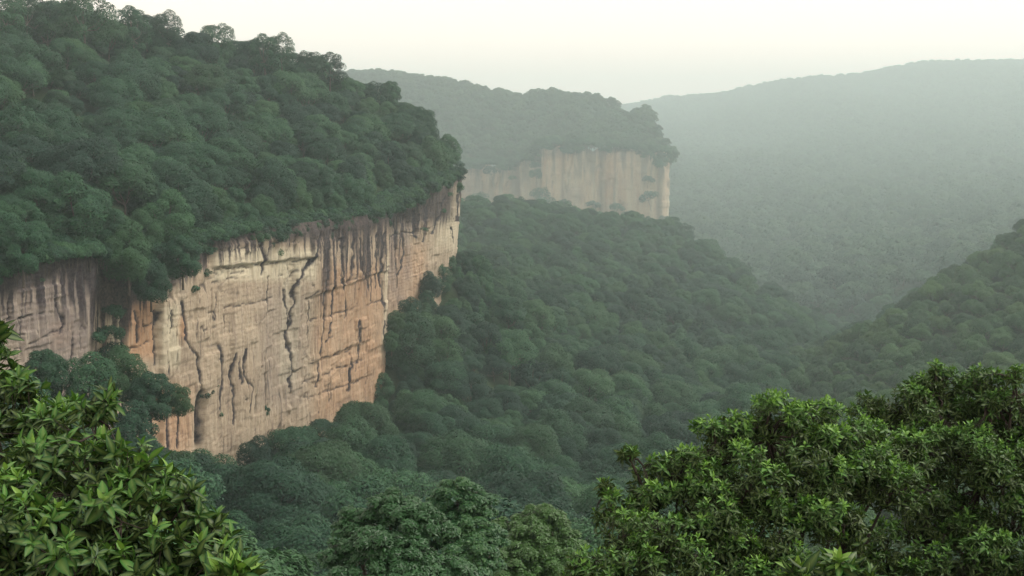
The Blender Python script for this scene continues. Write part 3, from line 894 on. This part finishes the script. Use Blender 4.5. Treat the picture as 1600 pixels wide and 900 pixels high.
def visible_counts(px, py, rad, depth, scale, wpts=None, polys=()):
    w, h = int(1600 * scale), int(900 * scale)
    ids = np.full((h, w), -1, np.int32)
    zb = np.full((h, w), 1e9)
    if wpts is not None:
        a, b, f = to_pixel(wpts[:, 0], wpts[:, 1], wpts[:, 2])
        ia, ib = (a * scale).astype(int), (b * scale).astype(int)
        m = (ia >= 0) & (ia < w) & (ib >= 0) & (ib < h)
        o = np.argsort(-f[m])
        zb[ib[m][o], ia[m][o]] = f[m][o]
    if len(polys):
        yy, xx = np.mgrid[0:h, 0:w] / scale
        for p in polys:
            zb[poly_contains(p, xx, yy)] = 0
    for i in np.argsort(-depth):
        r = max(rad[i] * scale, 0.7)
        cx, cy_ = px[i] * scale, py[i] * scale
        x0, x1 = max(0, int(cx - r)), min(w, int(cx + r) + 1)
        y0, y1 = max(0, int(cy_ - r)), min(h, int(cy_ + r) + 1)
        if x0 >= x1 or y0 >= y1:
            continue
        gx_, gy_ = np.arange(x0, x1) - cx, np.arange(y0, y1) - cy_
        m = (gx_[None] ** 2 + gy_[:, None] ** 2 < r * r) & (zb[y0:y1, x0:x1] > depth[i])
        ids[y0:y1, x0:x1][m] = i
        zb[y0:y1, x0:x1][m] = depth[i]
    n = np.bincount(ids[ids >= 0], minlength=len(px))
    yy, xx = np.mgrid[0:h, 0:w]
    sy = np.bincount(ids[ids >= 0], weights=yy[ids >= 0], minlength=len(px))
    sx = np.bincount(ids[ids >= 0], weights=xx[ids >= 0], minlength=len(px))
    return n / scale ** 2, sx / np.maximum(n, 1) / scale, sy / np.maximum(n, 1) / scale

pi = T[:, 3].astype(int)
tpx, tpy, tf_ = to_pixel(T[:, 0], T[:, 1], T[:, 2] + PH[pi] * T[:, 4] * 0.58)
vis, vcx, vcy = visible_counts(tpx, tpy, PR[pi] * T[:, 4] * 0.92 * 2000 / tf_, tf_, 0.25, np.concatenate([WALL_PTS, FAR_WALL_PTS]), FORE_POLYS)
N_SINGLE = 285
order = [i for i in np.argsort(-vis) if i not in special_idx and vis[i] > 60]
single = list(special_idx) + [int(i) for i in order[:N_SINGLE - len(special_idx)]]

# ---------------------------------------------------------------- labels of single trees
ORD = ['', 'first', 'second', 'third', 'fourth', 'fifth', 'sixth', 'seventh', 'eighth', 'ninth', 'tenth', 'eleventh', 'twelfth', 'thirteenth', 'fourteenth',
       'fifteenth', 'sixteenth', 'seventeenth', 'eighteenth', 'nineteenth', 'twentieth', 'twenty-first', 'twenty-second', 'twenty-third', 'twenty-fourth', 'twenty-fifth', 'twenty-sixth', 'twenty-seventh', 'twenty-eighth', 'twenty-ninth', 'thirtieth']
tree_label = dict(special_idx)
PLACE = {0: ('near plateau forest', 40), 1: ('valley slope forest', 44), 2: ('right hillside forest', 40)}
GROUPS = {0: 'forest trees on the near plateau', 1: 'forest trees on the valley slope', 2: 'forest trees on the right hillside'}
for reg, (place, band) in PLACE.items():
    mem = [i for i in single if int(T[i, 6]) == reg and i not in special_idx]
    if not mem:
        continue
    mem.sort(key=lambda i: vcy[i])
    per = 17 if reg == 0 else 15
    rows_ = [mem[k:k + per] for k in range(0, len(mem), per)]
    for r_, row in enumerate(rows_, 1):
        row.sort(key=lambda i: vcx[i])
        for c_, i in enumerate(row, 1):
            size = 'large' if vis[i] > 2600 else 'small' if vis[i] < 900 else 'medium'
            last = 'lowest' if r_ == len(rows_) and r_ > 1 else ORD[min(r_, 30)]
            tree_label[i] = f'{size} round tree, {ORD[min(c_, 30)]} from left in {last} row of the {place}'

# ---------------------------------------------------------------- single trees
def place_tree(i):
    p = PROTOS[int(T[i, 3])]
    e = link('forest_tree', None, loc=(T[i, 0], T[i, 1], T[i, 2]))
    e.empty_display_size = 0.5
    e.rotation_euler = (0, 0, T[i, 5]); e.scale = (T[i, 4],) * 3
    tag(e, tree_label[i], 'tree', GROUPS[int(T[i, 6])])
    link('trunk', p.trunk, e)
    link('crown', p.crown, e)
for i in single:
    place_tree(i)

# ---------------------------------------------------------------- the rest of the forest: instanced masses
def proto_collection(name, protos):
    c = bpy.data.collections.new(name)
    for k, p in enumerate(protos):
        c.objects.link(bpy.data.objects.new('%s_tree_%02d' % (name, k), p.all))
    return c
C_HI = proto_collection('forest_stock', PROTOS)
C_LO = proto_collection('far_forest_stock', LO)

def forest_nodes(name, coll):
    g = bpy.data.node_groups.new(name, 'GeometryNodeTree')
    g.interface.new_socket('Geometry', in_out='INPUT', socket_type='NodeSocketGeometry')
    g.interface.new_socket('Geometry', in_out='OUTPUT', socket_type='NodeSocketGeometry')
    n = g.nodes
    i, o = n.new('NodeGroupInput'), n.new('NodeGroupOutput')
    ci = n.new('GeometryNodeCollectionInfo')
    ci.inputs['Collection'].default_value = coll
    ci.inputs['Separate Children'].default_value = True
    ci.inputs['Reset Children'].default_value = True
    iop = n.new('GeometryNodeInstanceOnPoints')
    iop.inputs['Pick Instance'].default_value = True
    def named(nm, typ):
        a = n.new('GeometryNodeInputNamedAttribute'); a.data_type = typ
        a.inputs[0].default_value = nm
        return a.outputs[0]
    L = g.links.new
    L(i.outputs[0], iop.inputs['Points'])
    L(ci.outputs[0], iop.inputs['Instance'])
    L(named('pick', 'INT'), iop.inputs['Instance Index'])
    cx = n.new('ShaderNodeCombineXYZ')
    L(named('turn', 'FLOAT'), cx.inputs[2])
    er = n.new('FunctionNodeEulerToRotation')
    L(cx.outputs[0], er.inputs[0])
    L(er.outputs[0], iop.inputs['Rotation'])
    L(named('size', 'FLOAT'), iop.inputs['Scale'])
    L(iop.outputs[0], o.inputs[0])
    return g
GN_HI, GN_LO = forest_nodes('forest', C_HI), forest_nodes('far_forest', C_LO)

def forest_mass(name, pts, pick, size, turn, nodes, label, cat='forest'):
    me = bpy.data.meshes.new(name)
    me.vertices.add(len(pts))
    me.vertices.foreach_set('co', np.asarray(pts, np.float32).ravel())
    for nm, typ, v in (('pick', 'INT', pick), ('size', 'FLOAT', size), ('turn', 'FLOAT', turn)):
        a = me.attributes.new(nm, typ, 'POINT')
        a.data.foreach_set('value', np.asarray(v, np.int32 if typ == 'INT' else np.float32))
    o = link(name, me)
    md = o.modifiers.new('trees', 'NODES')
    md.node_group = nodes
    return tag(o, label, cat, kind='stuff')

rest = np.ones(len(T), bool); rest[single] = False
for reg, nm, lab in ((0, 'plateau_forest', 'dense green forest covering the near plateau between its larger trees'),
                     (1, 'slope_forest', 'dense hazy forest running down the valley slope to the far cliff'),
                     (2, 'hillside_forest', 'fine textured green forest on the steep hillside at the right edge')):
    m = rest & (T[:, 6] == reg)
    forest_mass(nm, T[m, :3], T[m, 3], T[m, 4], T[m, 5], GN_HI, lab)

def far_trees(x0, x1, y0, y1, d, seed, zf, test, s0=0.85, s1=1.25, sink=1.0):
    r = np.random.default_rng(seed)
    x, y = scatter(x0, x1, y0, y1, d, seed)
    z = zf(x, y)
    px, py, f = to_pixel(x, y, z + 6)
    ok = test(x, y) & (px > -200) & (px < 1800) & (py < 1100)
    n = int(ok.sum())
    return np.stack([x[ok], y[ok], z[ok] - sink], 1), r.integers(0, 4, n), r.uniform(s0, s1, n), r.uniform(0, 6.28, n)
fr = np.array(rim_growth(FAR_PATH, FAR_RIM, 7, 1.8, 4.6, 3, 78, inward=10))
forest_mass('far_rim_growth', fr[:, :3], fr[:, 3], fr[:, 4], fr[:, 5], GN_HI, 'hazy bushes hanging along the rim of the far pale cliff', 'bushes')
a = far_trees(-680, 350, 1980, 2940, 14.5, 31, FAR_PLATEAU, lambda x, y: poly_contains(FAR_POLY, x, y) & (wall_distance(FAR_PATH, x, y) > 4), 1.1, 1.9, 5)
forest_mass('far_plateau_forest', *a, GN_LO, 'hazy forest covering the top of the far pale cliff')
a = far_trees(-400, 3600, 1330, 7200, 28.0, 32, ground_z, lambda x, y: ~poly_contains(FAR_POLY, x, y) & (x > 0.02 * y - 80), 1.7, 3.0, 5)
b = far_trees(420, 1000, 800, 1330, 14, 33, ground_z, lambda x, y: x > 420)
forest_mass('far_hill_forest', *[np.concatenate([p, q]) for p, q in zip(a, b)], GN_LO, 'misty forest on the far hill fading into the haze at right')

# ---------------------------------------------------------------- bushes on the cliffs
def wall_depth(path, px, near=None):
    """distance ahead at which the sight line through column px meets the wall"""
    u = (px - 800) / 2000.0
    best = None
    for a, b in zip(path[:-1], path[1:]):
        fa, fb = a[0] - u * a[1], b[0] - u * b[1]
        if fa * fb <= 0 and fa != fb:
            d = a[1] + (b[1] - a[1]) * fa / (fa - fb)
            best = d if best is None else min(best, d)
    return best
BUSHES = [
    (170, 490, 292, 1.0, 'leafy bush at the top of the gully in the left part of the near cliff'),
    (165, 525, 288, 1.15, 'leafy bush halfway down the gully of the near cliff'),
    (172, 555, 287, 1.3, 'leafy bush at the bottom of the gully of the near cliff'),
    (318, 618, 336, 1.0, 'bush on the dark cleft low on the streaked near cliff'),
    (330, 606, 338, 0.75, 'small bush right of the dark cleft of the near cliff'),
    (334, 650, 340, 0.7, 'low small bush below the dark cleft of the near cliff'),
    (145, 530, 282, 0.8, 'small bush left of the near cliff gully'),
    (60, 440, 256, 0.5, 'tuft on the stained rock under the left rim'),
    (300, 452, 322, 0.7, 'hanging bush under the rim left of the cream ledge'),
    (318, 430, 328, 0.8, 'hanging bush touching the left end of the cream ledge'),
    (470, 348, 382, 0.8, 'hanging bush over the middle of the near cliff rim'),
    (598, 350, 445, 0.9, 'hanging bush over the near cliff corner'),
    (602, 372, 448, 0.5, 'small tuft below the rim at the near cliff corner'),
    (660, 360, 505, 0.6, 'tuft on the receding face above the foot of the cliff'),
    (690, 330, 535, 0.6, 'tuft under the nose of the plateau'),
]
for (px_, py_, d_, sc_, lab) in BUSHES:
    k = len(lab) % 3
    d_ = wall_depth(NEAR_PATH, px_) or d_
    X_, Y_, Z_ = ground_point(px_, py_, d_ - 1.0 * sc_)
    e = link('cliff_bush', None, loc=(X_ + 0.7 * sc_, Y_, Z_ - 2.2 * sc_))
    e.rotation_euler = (0, 0.25, px_); e.scale = (sc_,) * 3
    tag(e, lab, 'bush', 'bushes on the near cliff')
    link('stem', BUSH[k].trunk, e); link('foliage', BUSH[k].crown, e)
FARBUSH = [
    (852, 322, 1330, 3.4, 'tallest bush at the foot of the far cliff, in front of its notch'), (815, 330, 1330, 2.8, 'broad bush left of the notch at the far cliff foot'),
    (905, 338, 1290, 2.2, 'low bush at the far cliff foot between its notch and its middle'), (985, 340, 1290, 2.4, 'low bush at the far cliff foot left of the corner bushes'),
    (770, 270, 1390, 2.6, 'bush hanging from the rim of the lower left far cliff'), (1030, 258, 1300, 2.0, 'bush hanging from the rim near the right corner of the far cliff'),
    (1012, 282, 1262, 1.6, 'upper bush on the far cliff near its right corner'), (1016, 310, 1258, 2.6, 'largest bush on the far cliff near its right corner'),
    (926, 322, 1285, 1.9, 'round bush at the foot of the far cliff, below its middle'), (962, 326, 1270, 1.9, 'bush at the foot of the far cliff right of its dark streak'),
    (882, 318, 1300, 1.6, 'bush at the foot of the far cliff under its left buttress'), (845, 305, 1330, 2.6, 'bush in the notch between the two far cliff faces'),
    (838, 275, 1350, 2.4, 'upper bush in the notch between the two far cliff faces'), (752, 312, 1395, 2.6, 'bush on the left lower far cliff face'),
    (790, 330, 1380, 2.2, 'bush at the foot of the left far cliff face'), (1040, 345, 1245, 1.8, 'bush under the right corner of the far cliff'),
    (735, 330, 1395, 2.2, 'bush at the left end of the far cliff, beside the near cliff corner'),
]
for (px_, py_, d_, sc_, lab) in FARBUSH:
    X_, Y_, Z_ = ground_point(px_, py_, (wall_depth(FAR_PATH, px_) or d_ * FK) - 6)
    sc_ *= FK * 1.35
    e = link('cliff_bush', None, loc=(X_, Y_, Z_ - 2.2 * sc_))
    e.rotation_euler = (0.2, 0, px_); e.scale = (sc_,) * 3
    tag(e, lab, 'bush', 'bushes on the far cliff')
    link('stem', BUSH[len(lab) % 3].trunk, e); link('foliage', BUSH[len(lab) % 3].crown, e)

# ---------------------------------------------------------------- foreground: leaves one by one
def leaf_template(segs, width, curl, fold):
    """unit-length leaf along +X, face up +Z"""
    t = np.linspace(0, 1, segs + 1)
    w = width * np.sin(np.pi * np.clip(t, 0, 1) ** 0.80) ** 0.9
    w[0] = 0.02; w[-1] = 0.004
    zc = -curl * t ** 2 + 0.10 * t
    V = np.stack([np.stack([t, w * .5, zc + fold * w], 1), np.stack([t, 0 * t, zc], 1), np.stack([t, -w * .5, zc + fold * w], 1)], 1).reshape(-1, 3)
    i = np.arange(segs)[:, None] * 3
    F = np.concatenate([i + np.array([[0, 1, 4, 3]]), i + np.array([[1, 2, 5, 4]])])
    rib = np.tile([0., 1., 0.], segs + 1)
    return V, F[:, ::-1], rib

def leaf_shrub(name, label, cat, base, hubs, tips, tipdir, leaf_len, mat, seed, n_leaves=(7, 10), young=0.4, segs=5, width=0.30, singles=300, trunk_r=0.09, group=None, bright=None, spread=0.45, droop=1.2):
    """a woody plant: trunk > limbs to hubs > twigs to tips, a rosette of leaves round each tip"""
    rng = np.random.default_rng(seed)
    base = np.array(base, float)
    root = link(name, None, loc=base)
    root.empty_display_size = 0.3
    tag(root, label, cat, group)
    hubs = np.asarray(hubs, float)
    segl = []
    crown_c = hubs.mean(0)
    fork = base * 0.45 + np.array([crown_c[0], crown_c[1], crown_c[2]]) * 0.55
    k = 5
    tt = np.linspace(0, 1, k)[:, None]
    main = base * (1 - tt) + fork * tt + 0.02 * rng.normal(size=(k, 3)) * np.linalg.norm(fork - base)
    main[0] = base - [0, 0, .3]
    tv, tf2 = tubes([(main - base, np.linspace(trunk_r, trunk_r * .7, k))], 9)
    link('trunk', make_mesh('trunk', tv, tf2, M_TWIG), root)
    for h in hubs:
        start = main[-1 - rng.integers(0, 2)]
        m = start * .5 + h * .5 + rng.normal(size=3) * 0.06 * np.linalg.norm(h - start) - [0, 0, 0.05 * np.linalg.norm(h - start)]
        segl.append((np.array([start, start * .6 + m * .4, m, m * .4 + h * .6, h]) - base, trunk_r * np.array([.38, .30, .22, .15, .10])))
    dist = np.linalg.norm(tips[:, None] - hubs[None], axis=2)
    own = dist.argmin(1)
    for hi_, h in enumerate(hubs):
        mem = np.nonzero(own == hi_)[0]
        if not len(mem):
            continue
        nsub = max(1, len(mem) // 9)
        sub = tips[rng.choice(mem, nsub, replace=False)] * 0.62 + h * 0.38
        for q in sub:
            m = h * .5 + q * .5 + rng.normal(size=3) * .08 * np.linalg.norm(q - h)
            segl.append((np.array([h, m, q]) - base, trunk_r * np.array([.13, .09, .06])))
        for t_, d_ in zip(tips[mem], tipdir[mem]):
            q = sub[np.linalg.norm(sub - t_, axis=1).argmin()]
            m = q * .5 + t_ * .5 - d_ * 0.18 * np.linalg.norm(t_ - q)
            w_ = leaf_len * 0.035
            segl.append((np.array([q, m, t_]) - base, [w_, w_ * .8, w_ * .5]))
    bv, bf = tubes(segl, 5)
    link('branches', make_mesh('branches', bv, bf, M_TWIG), root)
    # leaves
    P, D, Nn, Sz, AgeShade = [], [], [], [], []
    for ti, (t_, d_) in enumerate(zip(tips, tipdir)):
        n = rng.integers(n_leaves[0], n_leaves[1] + 1)
        a0 = rng.uniform(0, 6.28)
        ref = unit(np.cross(d_, [0.3, 0.2, 0.9])); ref2 = np.cross(d_, ref)
        vig = rng.uniform(0.75, 1.15)
        tip_light = (bright[ti] if bright is not None else rng.random()) 
        for q in range(n):
            a = a0 + q * 2.39996 + rng.uniform(-.25, .25)
            fr = q / (n - 1)                                # 0 = innermost, youngest
            tilt = 0.40 + droop * fr + rng.uniform(-.25, .25)   # from along the shoot to drooping
            rad = ref * math.cos(a) + ref2 * math.sin(a)
            dirv = unit(d_ * math.cos(tilt) + rad * math.sin(tilt) - np.array([0, 0, .18 * fr]))
            nr = d_ * math.sin(tilt) - rad * math.cos(tilt) + 0.25 * rng.normal(size=3)
            nr = unit(nr - dirv * np.dot(nr, dirv))
            P.append(t_ - d_ * leaf_len * spread * fr * rng.uniform(.6, 1.4)); D.append(dirv); Nn.append(nr)
            Sz.append(leaf_len * vig * (0.66 + 0.44 * min(1, fr * 1.6)) * rng.uniform(.62, 1.2))
            AgeShade.append(np.clip(young * tip_light * (1.25 - 1.0 * fr) + 0.26 + rng.normal() * .07 - 0.22 * (1 - tip_light), 0, 1))  # young leaves paler, plus crown light and shade put into the colour
    P, D, Nn, Sz, AgeShade = map(np.array, (P, D, Nn, Sz, AgeShade))
    Sd = np.cross(Nn, D)
    cen = P + D * Sz[:, None] * .5
    px, py, f = to_pixel(cen[:, 0], cen[:, 1], cen[:, 2])
    vis_, _, _ = visible_counts(px, py, 0.28 * Sz * 2000 / f, f, 0.4)
    pick = np.argsort(-vis_)[:singles]
    pick = pick[vis_[pick] > 0]
    tmpl = [leaf_template(segs, width * w_, c_, fo_) for w_, c_, fo_ in ((1, .20, .16), (1.2, .34, .10), (.82, .08, .26), (1.05, .52, .12))]
    shape = rng.integers(0, 4, len(P))
    age_shade_bin = np.clip((AgeShade * 6).astype(int), 0, 5)
    cache = {}
    for i in pick:
        key = (shape[i], age_shade_bin[i])
        if key not in cache:
            V, F, rib = tmpl[shape[i]]
            cache[key] = make_mesh('leaf', V, F, mat, dict(age_shade=np.full(len(V), (age_shade_bin[i] + .5) / 6), rib=rib))
        o = link('leaf', cache[key], root)
        M = Matrix(((D[i][0], Sd[i][0], Nn[i][0], 0), (D[i][1], Sd[i][1], Nn[i][1], 0), (D[i][2], Sd[i][2], Nn[i][2], 0), (0, 0, 0, 1)))
        o.matrix_basis = Matrix.Translation(Vector(P[i] - base)) @ M @ Matrix.Scale(float(Sz[i]), 4)
    left = np.ones(len(P), bool); left[pick] = False
    VV, FF, AA, RR, off = [], [], [], [], 0
    for sidx in range(4):
        m = np.nonzero(left & (shape == sidx))[0]
        if not len(m):
            continue
        V, F, rib = tmpl[sidx]
        W = P[m][:, None] - base + Sz[m][:, None, None] * (V[None, :, 0:1] * D[m][:, None] + V[None, :, 1:2] * Sd[m][:, None] + V[None, :, 2:3] * Nn[m][:, None])
        VV.append(W.reshape(-1, 3)); AA.append(np.repeat(AgeShade[m], len(V))); RR.append(np.tile(rib, len(m)))
        FF.append((F[None] + (np.arange(len(m)) * len(V))[:, None, None] + off).reshape(-1, 4))
        off += len(m) * len(V)
    if VV:
        lo = link('foliage', make_mesh('foliage', np.concatenate(VV), np.concatenate(FF), mat, dict(age_shade=np.concatenate(AA), rib=np.concatenate(RR))), root)
        lo['kind'] = 'stuff'
    return root

def lobed_crown(lobes, per, seed, up=0.55, sub=5):
    """lobes: (px, py, distance, radius m). Each is a heap of flat tufts; shoot tips sit on the upper side of the tufts."""
    rng = np.random.default_rng(seed)
    hubs, tips, dirs, br = [], [], [], []
    C = [(np.array(ground_point(a, b, d)), r) for a, b, d, r in lobes]
    flat = np.array([1, 1, .72])
    for c, r in C:
        hubs.append(c - [0, 0, .30 * r])
        for k in range(sub):
            a = k * 2.39996 + rng.uniform(0, 6.28)
            dz = 0.95 - 1.45 * (k + .3) / sub
            dx = math.sqrt(max(0, 1 - dz * dz))
            sc_ = c + r * 0.58 * np.array([dx * math.cos(a), dx * math.sin(a), dz]) * rng.uniform(.85, 1.2)
            sr = r * rng.uniform(.32, .48)
            tone = rng.normal() * .16
            for _ in range(max(3, int(per * sr * sr))):
                d = unit(rng.normal(size=3))
                if d[2] < -0.15 and rng.random() < .75: d[2] *= -1
                p = sc_ + d * sr * (1 - .35 * rng.random() ** 2) * flat * rng.uniform(.9, 1.12)
                tips.append(p); dirs.append(unit(d * .75 + np.array([0, 0, up]) + .3 * rng.normal(size=3)))
                br.append(np.clip(0.12 + 0.75 * max(d[2], 0) ** 1.5 + .25 * (p[2] - c[2]) / r + tone + .2 * rng.normal(), 0, 1))  # top light painted in: paler tone on upward and higher tips
        for _ in range(int(per * r * r * .30)):                  # inner leaves: crown shade painted in as the darkest tone
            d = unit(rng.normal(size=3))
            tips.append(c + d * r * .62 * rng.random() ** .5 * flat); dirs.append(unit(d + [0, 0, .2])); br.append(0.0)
    return np.array(hubs), np.array(tips), np.array(dirs), np.array(br)

def fg_tree(name, label, cat, lobes, base_d, base_px, ground_drop, per, leaf, mat, seed, **kw):
    h, t, d, b = lobed_crown(lobes, per, seed)
    x = (base_px - 800) / 2000 * base_d
    z = float(GROUND(np.array([x]), np.array([base_d]))[0])
    return leaf_shrub(name, label, cat, (x, base_d, z), h, t, d, leaf, mat, seed + 1, bright=b, **kw)

# large-leaved shrub at the lower left
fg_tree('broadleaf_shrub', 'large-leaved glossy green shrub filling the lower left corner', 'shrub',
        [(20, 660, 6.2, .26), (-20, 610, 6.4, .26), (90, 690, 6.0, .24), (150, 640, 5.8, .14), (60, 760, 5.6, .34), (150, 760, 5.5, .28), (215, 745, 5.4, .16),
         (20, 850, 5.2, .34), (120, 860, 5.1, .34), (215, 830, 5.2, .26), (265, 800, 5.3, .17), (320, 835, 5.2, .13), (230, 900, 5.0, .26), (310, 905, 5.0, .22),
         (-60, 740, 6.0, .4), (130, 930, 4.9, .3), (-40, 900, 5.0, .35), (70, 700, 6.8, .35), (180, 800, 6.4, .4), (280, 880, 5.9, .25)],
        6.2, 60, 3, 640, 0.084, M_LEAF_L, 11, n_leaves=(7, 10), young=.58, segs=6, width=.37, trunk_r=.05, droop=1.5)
fg_tree('broadleaf_shrub', 'bright yellow-green leaf tuft at the bottom edge right of the left shrub', 'shrub',
        [(375, 905, 4.7, .07), (350, 925, 4.7, .08)], 4.8, 360, 3, 900, 0.12, M_LEAF_L, 15, n_leaves=(7, 9), young=.95, segs=6, width=.34, trunk_r=.03)
fg_tree('broadleaf_shrub', 'leafy branch tip poking in at the left edge before the grey cliff', 'shrub',
        [(-25, 525, 6.6, .12), (-60, 580, 6.6, .2)], 6.6, -60, 3, 500, 0.12, M_LEAF_L, 16, n_leaves=(6, 9), young=.6, segs=6, width=.34, trunk_r=.03)
# big trees at the lower right
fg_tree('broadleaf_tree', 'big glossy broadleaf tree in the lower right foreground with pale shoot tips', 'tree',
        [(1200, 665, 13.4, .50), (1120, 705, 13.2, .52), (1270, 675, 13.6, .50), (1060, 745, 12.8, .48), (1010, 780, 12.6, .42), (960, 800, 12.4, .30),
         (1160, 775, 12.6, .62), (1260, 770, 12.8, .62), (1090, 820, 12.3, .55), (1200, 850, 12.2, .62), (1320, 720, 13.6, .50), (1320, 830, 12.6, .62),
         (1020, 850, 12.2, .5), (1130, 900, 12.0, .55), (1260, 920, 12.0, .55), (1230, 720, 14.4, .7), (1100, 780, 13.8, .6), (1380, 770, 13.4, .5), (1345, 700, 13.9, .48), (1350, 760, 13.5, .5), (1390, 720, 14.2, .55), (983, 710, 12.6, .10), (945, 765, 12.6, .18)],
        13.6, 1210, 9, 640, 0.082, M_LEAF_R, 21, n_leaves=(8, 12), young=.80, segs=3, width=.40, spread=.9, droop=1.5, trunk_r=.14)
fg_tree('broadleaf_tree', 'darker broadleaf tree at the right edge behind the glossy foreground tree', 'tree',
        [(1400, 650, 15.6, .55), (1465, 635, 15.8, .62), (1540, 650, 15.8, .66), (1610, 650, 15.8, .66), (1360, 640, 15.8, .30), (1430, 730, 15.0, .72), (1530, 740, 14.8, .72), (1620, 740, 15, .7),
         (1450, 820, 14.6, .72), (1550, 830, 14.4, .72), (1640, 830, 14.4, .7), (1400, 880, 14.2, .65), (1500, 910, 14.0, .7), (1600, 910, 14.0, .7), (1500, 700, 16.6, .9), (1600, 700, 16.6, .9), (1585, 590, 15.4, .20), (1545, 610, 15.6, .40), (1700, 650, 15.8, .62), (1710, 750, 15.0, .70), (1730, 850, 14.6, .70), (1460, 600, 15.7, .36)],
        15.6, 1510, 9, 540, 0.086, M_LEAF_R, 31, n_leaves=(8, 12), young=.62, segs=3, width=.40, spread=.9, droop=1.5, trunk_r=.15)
fg_tree('broadleaf_tree', 'low broadleaf tree with fine pale leaves at the bottom, left of the big foreground tree', 'tree',
        [(960, 850, 11.6, .38), (1040, 845, 11.5, .36), (910, 890, 11.4, .30), (1000, 900, 11.2, .42), (1080, 890, 11.2, .34), (940, 930, 11, .4)],
        11.6, 990, 9, 620, 0.076, M_LEAF_R, 41, n_leaves=(7, 9), young=.62, segs=3, width=.40, spread=.9, droop=1.5, trunk_r=.09)
fg_tree('broadleaf_shrub', 'pale fresh leaf rosettes at the bottom edge in front of the big tree', 'shrub',
        [(1300, 893, 7.4, .13), (1250, 905, 7.5, .10), (1345, 915, 7.4, .12)], 7.6, 1300, 5, 420, 0.125, M_LEAF_L, 51, n_leaves=(7, 9), young=.85, segs=5, width=.34, trunk_r=.04)

# ---------------------------------------------------------------- trees in the bottom middle, a stone's throw away
def mid_tree(label, lobes, base_px, base_d, n, leaf, mat, seed, name='broadleaf_tree'):
    rg = np.random.default_rng(seed)
    C = np.array([ground_point(a, b, d) for a, b, d, r in lobes]); rad = np.array([l[3] for l in lobes])
    bx = (base_px - 800) / 2000 * base_d
    bz = float(GROUND(np.array([bx]), np.array([base_d]))[0])
    base = np.array([bx, base_d, bz])
    e = link(name, None, loc=base)
    tag(e, label, 'tree', 'trees below the viewpoint')
    tc, tr = [C - base], [rad * .8]
    for c, q in zip(C - base, rad):
        for k in range(16):
            a = k * 2.39996 + rg.uniform(0, .8)
            dz = 1 - 1.35 * (k + .4) / 16
            dx = math.sqrt(max(0, 1 - dz * dz))
            tc.append((c + q * rg.uniform(.72, 1.0) * np.array([dx * math.cos(a), dx * math.sin(a), dz * .85]))[None]); tr.append([q * rg.uniform(.20, .46)])
    V, F = crown_mesh(rg, np.concatenate(tc), np.concatenate(tr), n, leaf, float((C[:, 2] - bz).mean()), squash=.75, low=-.3)
    link('crown', make_mesh('crown', V, F, mat, smooth_shade=False), e)
    H = float((C[:, 2] - bz).max()) * 1.2
    segs_ = []
    fork = (C.mean(0) - base) * [.8, .8, .55]
    segs_.append(([(0, 0, -1), fork * .5, fork], [.34, .28, .24]))
    for c, r in zip(C - base, rad):
        segs_.append(([fork, fork * .5 + c * .5 - [0, 0, .3], c], [.16, .10, .05]))
        for _ in range(4):
            q = c + unit(rg.normal(size=3)) * r * .9
            segs_.append(([c * .8 + fork * .2, (c + q) / 2, q], [.05, .035, .015]))
    v, f2 = tubes(segs_, 6)
    link('trunk', make_mesh('trunk', v, f2, M_BARK), e)

mid_tree('mid green tree with layered tufts at the bottom, left of the bright tree',
         [(560, 830, 41, .75), (610, 800, 41, .80), (655, 825, 40, .85), (530, 875, 40, .70), (590, 865, 39, .90), (545, 925, 38, .8), (640, 890, 39, 1.0), (610, 930, 38, 1.1), (700, 905, 39, .8)],
         630, 42, 42000, .17, M_MIDTREE, 501)
mid_tree('greyish green tree crown rising behind the layered tree at bottom centre',
         [(715, 778, 50, .85), (745, 800, 50, .80), (690, 805, 50, .80), (720, 835, 49, 1.0), (765, 845, 49, .7), (670, 850, 50, .8), (735, 880, 48, 1.0)],
         715, 53, 30000, .18, M_MIDTREE, 502)
mid_tree('bright fresh green tree at the bottom centre',
         [(845, 822, 58, 1.1), (870, 850, 57, 1.1), (800, 838, 58, 1.0), (770, 870, 57, 1.0), (830, 868, 56, 1.3), (880, 895, 55, 1.2), (800, 905, 55, 1.4), (745, 905, 56, 1.0)],
         820, 58, 40000, .19, M_BRIGHT, 503)

# ---------------------------------------------------------------- haze
hz = N('haze_air')
pv = hz.n('ShaderNodeVolumePrincipled', {'Color': (*HAZE_COLOR, 1), 'Density': HAZE_DENSITY, 'Anisotropy': HAZE_G})
hz.m.cycles.volume_sampling = 'DISTANCE'
hz.t.links.new(pv.outputs[0], hz.out.inputs['Volume'])
x0, x1, y0, y1, z0, z1 = -2300, 5200, -400, 8700, ZLOW, ZHIGH
hv = np.array([(x0, y0, z0), (x1, y0, z0), (x1, y1, z0), (x0, y1, z0), (x0, y0, z1), (x1, y0, z1), (x1, y1, z1), (x0, y1, z1)])
hf = np.array([(0, 3, 2, 1), (4, 5, 6, 7), (0, 1, 5, 4), (1, 2, 6, 5), (2, 3, 7, 6), (3, 0, 4, 7)])
tag(link('haze', make_mesh('haze', hv, hf, hz.m, smooth_shade=False)), kind='stuff')
